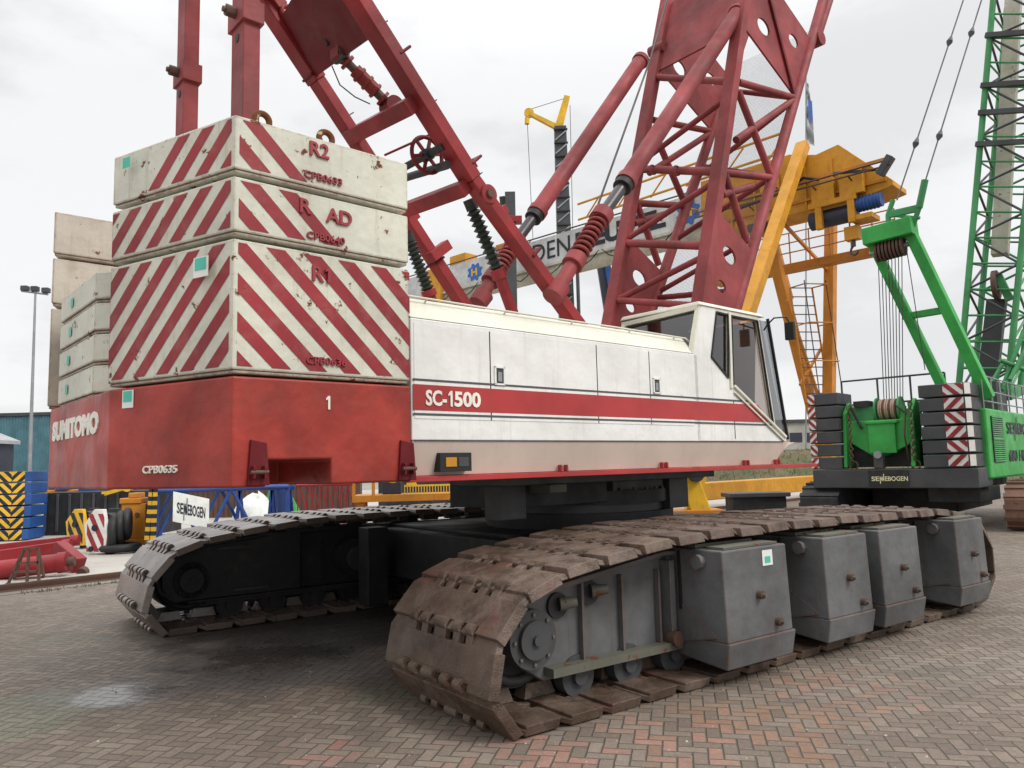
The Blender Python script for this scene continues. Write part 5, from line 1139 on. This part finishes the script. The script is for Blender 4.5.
# far right building
D = 90; mb = MB(); a, b = at(755, 424, D), at(822, 424, D); mb.box((a.x, D, 0), (b.x+6, D+20, a.z), 'bldg'); bo = mb.build('office_building'); tag(bo, 'low beige building on the skyline right of the cab', 'building')
mb = MB(); mb.box((a.x, D-.2, a.z), (b.x+6, D+.5, a.z+.4), 'slate'); mb.build('roof_edge', bo)
for px in (760, 778, 796, 812):
    p = at(px, 437, D); mb = MB(); mb.box((p.x-.7, D-.06, p.z-.6), (p.x+.7, D-.01, p.z+.5), 'navy'); mb.build('window', bo)
# blue counterweights, six in a stack
p = gnd(19, 541); BF = Frame((p.x, p.y, 0), 80)
bl = ['lowest', 'second lowest', 'third from the bottom,', 'third from the top,', 'second highest', 'topmost']
for i in range(6):
    z0 = .02+i*.318; mb = MB(BF)   # local x to the right
    j = random.uniform(-.03, .03)
    mb.prism([(-1.5+j, .0), (.06+j, -.0), (.2+j, .12), (.2+j, 1.2), (-1.5+j, 1.2)], 'z', z0, z0+.285, 'blue')
    stripe_face(mb, (-.58+j, 0, z0), (1, 0, 0), up, (.0, .01, .33, .275), .26, .5, 1., 'brightyel'); stripe_face(mb, (-.25+j, 0, z0), (1, 0, 0), up, (.0, .01, .33, .275), .26, .5, -1., 'brightyel')
    mb.sheet([(-.58+j, -.0015, z0+.01), (.08+j, -.0015, z0+.01), (.08+j, -.0015, z0+.275), (-.58+j, -.0015, z0+.275)], 'letterdark')
    o = fix(mb.build('counterweight_slab', bevel=.02)); tag(o, '%s blue slab of the chevron-striped stack at the left edge' % bl[i], 'counterweight', 'blue chevron slabs stacked at the left')
# red cylinders and booms lying on the ground, left
def lying(pa, pb, D1, D2, r, mat, name, label, square=False):
    a, b = at(pa[0], pa[1], D1), at(pb[0], pb[1], D2); mb = MB()
    if square: mb.beam(a, b, r*1.6, r*1.8, mat)
    else: mb.tube(a, b, r, mat, n=20)
    d = (b-a).normalized(); mb.tube(b-d*.12, b+d*.02, r*1.12, mat, n=20)
    if not square: mb.tube(b, b+d*.14, r*.5, 'rust', n=14)
    o = mb.build(name, bevel=.01); tag(o, label, 'machine part', 'red boom parts lying at the left'); return o
lying((-40, 575), (66, 562), 13.2, 13.6, .16, 'pilered', 'hydraulic_cylinder', 'front red cylinder lying nearest the dark trestle')
lying((-40, 562), (70, 546), 14.2, 14.6, .12, 'pilered', 'boom_section', 'red box beam lying behind the front red cylinder', True)
o = lying((-40, 553), (78, 540), 15.0, 15.5, .1, 'pilered', 'boom_section', 'rearmost thin red beam below the blue slabs', True)
mb = MB(); a = at(58, 548, 14.3); b = at(80, 566, 14.0); mb.beam(a, b, .2, .3, 'pilered'); mb.wheel(at(83, 572, 13.9), (0, 1, .3), .09, .1, 'rust', 18); tag(mb.build('boom_foot_lug', bevel=.02), 'drooping red lug with a pin eye at the end of the red beams', 'machine part')
# trestle
mb = MB(); T = lambda x, y, D=12.6: at(x, y, D)
for a, b in (((24, 548), (8, 583)), ((38, 547), (39, 582)), ((24, 548), (38, 547)), ((6, 583), (39, 582)), ((18, 562), (39, 561)), ((29, 547), (27, 582)), ((13, 571), (38, 570))): mb.beam(T(*a), T(*b), .035, .035, 'rust')
for a, b in (((24, 548), (14, 578)), ((38, 547), (44, 576)), ((24, 548), (38, 547)), ((14, 578), (44, 576))): mb.beam(T(*a, 13.1), T(*b, 13.1), .035, .035, 'rust')
for q_ in ((24, 548), (38, 547)): mb.beam(T(*q_), T(*q_, 13.1), .035, .035, 'rust')
zmin = min(v.z for v in mb.v)
for v in mb.v: v.z -= zmin
tag(mb.build('trestle'), 'small brown steel trestle standing before the red cylinder', 'stand')
# hook blocks
def hookblock(pc, D, w, h, tilt, c1, c2, label):
    c = at(pc[0], pc[1], D); rot = Matrix.Rotation(tilt, 4, 'Z'); mt = Matrix.Translation(c)@rot
    mb = MB(mt); po = [(-w*.35, -h/2), (w*.4, -h/2), (w/2, -h*.1), (w*.3, h/2), (-w*.1, h/2), (-w/2, h*.15)]
    mb.prism(po, 'y', -.1, .0, c1)
    # stripes clipped to a rect inside
    for poly in bands((-w*.36, -h*.46, w*.36, h*.40), .26, .5, .55, -9, 9): mb.sheet([(u, -.104, v) for u, v in poly], c2)
    mb.prism(po, 'y', .32, .42, 'dark')
    for e in (-.12, .22): mb.wheel((e*w, .16, e*h*.6), (0, 1, 0), w*.42, .26, 'dark', 28)
    mb.wheel((-.02, -.11, h*.08), (0, 1, 0), .07, .03, 'rubber', 18); mb.wheel((-.1, -.11, -h*.4), (0, 1, 0), .06, .03, 'rubber', 18)
    mb.tube((0, .16, -h*.4), (0, .16, -h*.62), .09, 'dark')
    o = fix(mb.build('hook_block', bevel=.01)); tag(o, label, 'hook block'); return o
hookblock((99, 531), 17.2, .62, .95, -.25, 'whitestripe', 'stripe', 'hook block with red and white slanted stripes')
hookblock((79, 527), 18.6, .62, .85, -.3, 'brightyel', 'letterdark', 'hook block with yellow and black slanted stripes')
mb = MB(); c = at(116, 530, 17.4)
for k in range(3): mb.torus((c.x-.05+.1*k, c.y+.1*k, .42+.1*k), (1, .4, 0), .38-.05*k, .09, 'rubber', 24, 8)
mb.torus((c.x+.1, c.y, .12), (0, 0, 1), .36, .09, 'rubber', 24, 8)
tag(mb.build('hose_bundle'), 'black rubber hose coils heaped beside the striped hook block', 'hoses')
c = at(132, 527, 18); mb = MB(); mb.box((c.x-.26, c.y, .25), (c.x+.3, c.y+.5, 1.05), 'yellowdk').box((c.x-.3, c.y-.03, 1.05), (c.x+.2, c.y+.5, 1.18), 'yellowdk').box((c.x-.1, c.y-.02, 1.18), (c.x+.1, c.y+.4, 1.3), 'yellowdk').box((c.x-.3, c.y-.03, .1), (c.x+.34, c.y+.5, .25), 'yellowdk')
for k in (-.12, .12): mb.wheel((c.x+k, c.y-.02, .8), (0, 1, 0), .05, .04, 'rust', 12)
tag(mb.build('machine_block', bevel=.02), 'orange-yellow steel block with bolts beside the black hoses', 'machine part')
mb = MB()
for x, t in ((151, 0), (157, 3)):
    a, b = at(x-4, 540, 16.8), at(x+1-t, 488, 16.8); a.z = max(a.z, .02); n = 12
    for k in range(n): mb.beam(a.lerp(b, k/n), a.lerp(b, (k+1)/n), .10, .06, 'letterdark' if k % 2 else 'brightyel', up=(0, 1, 0))
tag(mb.build('warning_post', bevel=.004), 'leaning black and yellow warning bars at the end of the blue lattice', 'barrier')
# blue lattice section with the sign
LF = Frame(gnd(182, 552), 60)
lat = thing('lattice_section', 'blue steel lattice boom section on the ground carrying a white sign', 'boom section', LF.M@V((2, .5, 0)))
def lp_(x, y, ly=0.): return LF.aty(x, y, ly)
q0 = lp_(160, 492); q1 = lp_(290, 490)
ZT2 = 1.35
rows = []
XE = lp_(288, 490).x; q0 = lp_(157, 492)+V((1, 0, 0))
for yy in (0, 1.5):
    for z in (.25, ZT2): mb = MB(LF); mb.tube((q0.x-1, yy, z), (XE, yy, z), .06, 'latblue', n=10); mb.build('chord', lat)
mb = MB(LF); n = int((XE-q0.x+1)/1.05)
for k in range(n):
    x0 = q0.x-1+k*1.05; 
    for yy in (0, 1.5): mb.tube((x0, yy, .25), (x0+.5, yy, ZT2), .04, 'latblue', n=8); mb.tube((x0+.5, yy, ZT2), (x0+1.05, yy, .25), .04, 'latblue', n=8)
    mb.tube((x0, 0, ZT2), (x0+.5, 1.5, ZT2), .03, 'latblue', n=6); mb.tube((x0, 0, ZT2), (x0, 1.5, ZT2), .035, 'latblue', n=6)
for x in (q0.x-1, XE): mb.box((x-.05, 0, .2), (x+.05, 1.5, ZT2), 'latblue')
mb.build('lacing', lat)
s0, s1 = lp_(173, 500, -.1), lp_(209, 510, -.1); zt_, zb_ = 1.33, .68
ML = LF.M@Matrix.Translation(V((s0.x, 0, zt_)))@Matrix(((1, 0, 0, 0), (0, 1, 0, 0), (-.26, 0, 1, 0), (0, 0, 0, 1)))@Matrix.Translation(V((-s0.x, 0, -zt_)))
mb = MB(ML); mb.box((s0.x, -.12, zb_), (s1.x, -.09, zt_), 'labelwhite'); sg = mb.build('sign_board', lat, bevel=.004)
mb = MB(ML); seb_text(mb, (s0.x+.08, -.125, zb_+.2), (1, 0, 0), up, .24, 'letterdark', (s1.x-s0.x)-.16); mb.build('lettering', sg)
# trestles, tarpaulin, red lattice, yellow baskets, dark machines behind the far track
D = 19
mb = MB(); 
for (x0) in (240, 272, 290): 
    for e in (-5, 5): mb.beam(at(x0, 489, D), V((at(x0+e, 520, D).x, D, 0)), .07, .07, 'latblue')
    mb.beam(at(x0-3, 503, D), at(x0+3, 503, D), .05, .05, 'latblue')
mb.beam(at(225, 488, D), at(295, 488, D), .12, .1, 'latblue'); tag(mb.build('support_trestle'), 'long low blue trestle with splayed legs behind the far track', 'stand')
def blob(name, label, cat, c, sx_, sy_, sz_, mat, seed):
    mb = MB(); n, k = 20, 10; vs = []
    for j in range(k+1):
        ph = PI/2*j/k
        for i in range(n):
            a = 2*PI*i/n; e = 1+.35*mnoise.noise(V((math.cos(a)*1.3+seed, math.sin(a)*1.3, ph*1.5))); vs.append((c.x+sx_*math.cos(a)*math.cos(ph)*e, c.y+sy_*math.sin(a)*math.cos(ph)*e, sz_*math.sin(ph)*e))
    mb.add(vs, [(j*n+i, j*n+(i+1) % n, (j+1)*n+(i+1) % n, (j+1)*n+i) for j in range(k) for i in range(n)], mat, True)
    o = mb.build(name); tag(o, label, cat); return o
blob('tarpaulin_heap', 'crumpled white tarpaulin heap under the tail behind the far track', 'tarpaulin', at(258, 505, 22), .8, .6, .95, 'bag', 1)
blob('tarpaulin_heap', 'crumpled green tarpaulin heap right of the white one', 'tarpaulin', at(280, 500, 23), .6, .5, 1.15, 'green', 5)
# red lattice cage
RF2 = Frame(V((at(296, 500, 17.5).x, 17.5, 0)), 85)
mb = MB(RF2)
for yy in (0, 1.1):
    for z in (.45, 1.38): mb.tube((0, yy, z), (1.25, yy, z), .03, 'pilered', n=8)
    for k in range(4): x = k*.31; mb.tube((x, yy, .45), (x+.08, yy, 1.38), .016, 'pilered', n=6); mb.tube((x+.08, yy, 1.38), (x+.31, yy, .45), .016, 'pilered', n=6)
for x in (0, 1.25):
    for yy in (0, 1.1): mb.tube((x, yy, 0), (x, yy, .45), .03, 'pilered', n=6)
mb.box((0, -.02, .42), (1.3, 1.12, .455), 'pilered')
tag(mb.build('lattice_section'), 'small red lattice cage seen under the red base weight', 'boom section')
# yellow work platform
YF = Frame(V((at(352, 500, 18).x, 18, 0)), 85); mb = MB(YF)
mb.box((0, 0, .95), (3.9, 1.2, 1.1), 'yellowdk'); 
for x in (0, .45): mb.box((x, 0, 1.1), (x+.07, .07, 1.75), 'yellowdk')
mb.box((.0, .0, 1.6), (1.6, .07, 1.68), 'yellowdk')
for k in range(40): x = 1.2+k*.065; mb.box((x, -.01, 1.1), (x+.02, .02, 1.28), 'brightyel')
mb.box((1.2, -.01, 1.28), (3.85, .03, 1.32), 'brightyel'); 
for x in (.1, 3.6): mb.box((x, .1, 0), (x+.15, .3, .95), 'yellowdk'); mb.box((x, .9, 0), (x+.15, 1.1, .95), 'yellowdk')
mb.prism([(1.25, 1.32), (1.32, 1.55), (1.4, 1.55), (1.5, 1.32)], 'y', 0, .04, 'brightyel')
tag(fix(mb.build('work_platform')), 'orange-yellow steel platform with a slatted edge seen under the tail', 'platform')
mb = MB(YF); mb.box((.65, .5, 1.101), (1.1, .9, 1.4), 'navy').wheel((.9, .6, 1.5), (0, 1, 0), .14, .2, 'brightyel', 14).prism([(.7, 1.4), (1.05, 1.4), (.9, 1.75)], 'y', .5, .6, 'yellowdk'); tag(fix(mb.build('machine_part', bevel=.02)), 'yellow and navy fitting standing on the orange-yellow platform', 'machine part')
MBx = MB(); c = at(430, 495, 24); MBx.box((c.x-1.6, c.y, .5), (c.x+1.3, c.y+2, 1.75), 'dark').prism([(c.x+1.0, 1.2), (c.x+2.2, 1.3), (c.x+1.6, 2.0), (c.x+.6, 2.0)], 'y', c.y-.2, c.y+.5, 'brightyel'); MBx.box((c.x-1.4, c.y-.1, 0), (c.x-.8, c.y+.1, .6), 'rubber').box((c.x+.6, c.y-.1, 0), (c.x+1.2, c.y+.1, .6), 'rubber'); MBx.prism([(c.x-1.7, 1.76), (c.x+.6, 1.76), (c.x+.9, 1.95), (c.x-1.7, 1.95)], 'y', c.y-.1, c.y+1, 'brightyel'); tag(fix(MBx.build('engine_unit', bevel=.03)), 'dark machine with a yellow cover below the lamp of the white house', 'machine')
for k, (px, py) in enumerate(((467, 501),)):
    c = at(px, py, 12.2); mb = MB(); mb.torus((c.x-.14, c.y, c.z), (.3, 1, 0), .1, .045, 'rubber', 20, 8).torus((c.x+.1, c.y+.05, c.z+.05), (.5, 1, 0), .12, .05, 'rubber', 20, 8); mb.tube((c.x, c.y, c.z), (c.x, c.y+.2, .9), .05, 'rubber'); mb.build('hose_coil', body)
# dark long container row / low wall behind the left things
mb = MB(); a, b = at(45, 495, 23), at(165, 493, 23); mb.box((a.x, 23, 0), (b.x, 24.2, 1.25), 'dark')
for k in range(10): x = a.x+(b.x-a.x)*k/10; mb.box((x, 22.95, .1), (x+.08, 22.998, 1.2), 'slate')
tag(mb.build('steel_trough', bevel=.02), 'long low dark steel trough behind the striped hook blocks', 'container')
c = at(89, 492, 24.5); mb = MB(); mb.tube((c.x, c.y, 0), (c.x, c.y, 1.5), .3, 'blue', n=20); mb.torus((c.x, c.y, .6), (0, 0, 1), .3, .02, 'blue'); mb.torus((c.x, c.y, 1.1), (0, 0, 1), .3, .02, 'blue'); tag(mb.build('drum'), 'blue steel drum standing behind the dark trough', 'drum')
c = at(60, 494, 24.6); mb = MB(); mb.box((c.x-.5, c.y, 0), (c.x+.5, c.y+.6, 1.3), 'yellowdk').tube((c.x+.05, c.y+.1, 1.3), (c.x+.05, c.y+.1, 1.6), .25, 'blue', n=16); tag(mb.build('pump_unit', bevel=.03), 'orange pump with a round blue top behind the dark trough', 'machine')
mb = MB(); a, b = at(105, 494, 22.8), at(128, 487, 22.8); mb.beam(a, b, .12, .1, 'brightyel'); mb.wheel(b, (0, 1, 0), .14, .12, 'brightyel', 14); mb.box((a.x-.05, 22.7, 1.25), (a.x+.05, 22.9, a.z), 'brightyel'); tag(mb.build('lever_arm'), 'bright yellow lever arm with a round end above the dark trough', 'machine part')
mb = MB(); a, b = at(50, 478, 30), at(360, 474, 30); mb.box((a.x, 30, 0), (b.x, 30.4, 1.9), 'rust'); 
for k in range(30): x = a.x+(b.x-a.x)*k/30; mb.box((x, 29.94, 0), (x+.12, 29.998, 1.88), 'rust')
tag(mb.build('yard_wall'), 'low brown boarded wall along the back of the yard under the tail', 'wall')
# dark and yellow machinery under the cab
c = at(693, 483, 14); mb = MB(); mb.beam(at(684, 470, 14), at(700, 512, 14), .35, .3, 'brightyel', up=(0, 1, 0)); mb.beam(at(702, 470, 14), at(690, 512, 14), .2, .2, 'brightyel', up=(0, 1, 0)); mb.wheel(at(696, 474, 13.8), (0, 1, 0), .14, .1, 'dark', 18); p = at(693, 515, 14); mb.box((p.x-.5, 13.8, 0), (p.x+.5, 14.4, p.z+.1), 'yellowdk'); tag(mb.build('outrigger_arm', bevel=.02), 'bright yellow arm standing behind the turntable of the red crane', 'machine part')
mb = MB(); p = at(752, 497, 22); mb.box((p.x-.6, 21.8, 0), (p.x+.9, 22.6, p.z), 'dark').box((p.x-.7, 21.7, p.z), (p.x+1.0, 22.7, p.z+.12), 'slate'); tag(mb.build('steel_crate', bevel=.02), 'dark steel crate with a lid behind the near track below the cab', 'crate')
# ================================================================== LIGHT AND SKY
world = bpy.data.worlds.new('World'); scene.world = world; world.use_nodes = True; nt = world.node_tree; nt.nodes.clear(); q = NB(nt)
SUN_EL, SUN_AZ = math.radians(46), math.radians(122)      # azimuth clockwise from +Y: behind the camera, to the right
sky = q.n('ShaderNodeTexSky', sky_type='NISHITA'); sky.sun_disc = False; sky.sun_elevation = SUN_EL; sky.sun_rotation = SUN_AZ
bg = q.n('ShaderNodeBackground'); out = q.n('ShaderNodeOutputWorld'); nt.links.new(bg.outputs[0], out.inputs[0])
tc = q.n('ShaderNodeTexCoord'); gen = tc.outputs['Generated']
sp = q.n('ShaderNodeSeparateXYZ'); nt.links.new(gen, sp.inputs[0]); el = sp.outputs[2]
nz = q.noise(q.mapping(gen, (1., 1., 2.2), (.35, .2, .1)), 2.1, 7, .55)
cloud = q.mix(q.ramp(nz, .44, .55), (7.8, 7.83, 7.9, 1), (9.1, 9.1, 9.1, 1))
zen = q.ramp(el, .42, .95, 1., 2.3)      # overcast sky: brighter overhead
hz = q.math('MULTIPLY', zen, 1.)
mul = q.n('ShaderNodeVectorMath', operation='SCALE'); nt.links.new(cloud, mul.inputs[0]); nt.links.new(hz, mul.inputs['Scale'])
nt.links.new(q.mix(.94, sky.outputs[0], mul.outputs[0]), bg.inputs[0]); bg.inputs[1].default_value = .1
sun = bpy.data.lights.new('sun', 'SUN'); sun.energy = 1.9; sun.angle = math.radians(22); sun.color = (1, .96, .9)
so = bpy.data.objects.new('sun', sun); COL.objects.link(so)
dirv = V((math.sin(SUN_AZ)*math.cos(SUN_EL), math.cos(SUN_AZ)*math.cos(SUN_EL), math.sin(SUN_EL))); so.rotation_euler = dirv.to_track_quat('Z', 'Y').to_euler(); so.location = (0, 0, 30)
vs_ = scene.view_settings; vs_.view_transform = 'Standard'; vs_.look = 'None'; vs_.exposure = .1; vs_.gamma = 1; vs_.use_curve_mapping = False
scene.render.engine = 'CYCLES'; scene.cycles.transparent_max_bounces = 12
scene.render.resolution_x = 1024; scene.render.resolution_y = 768
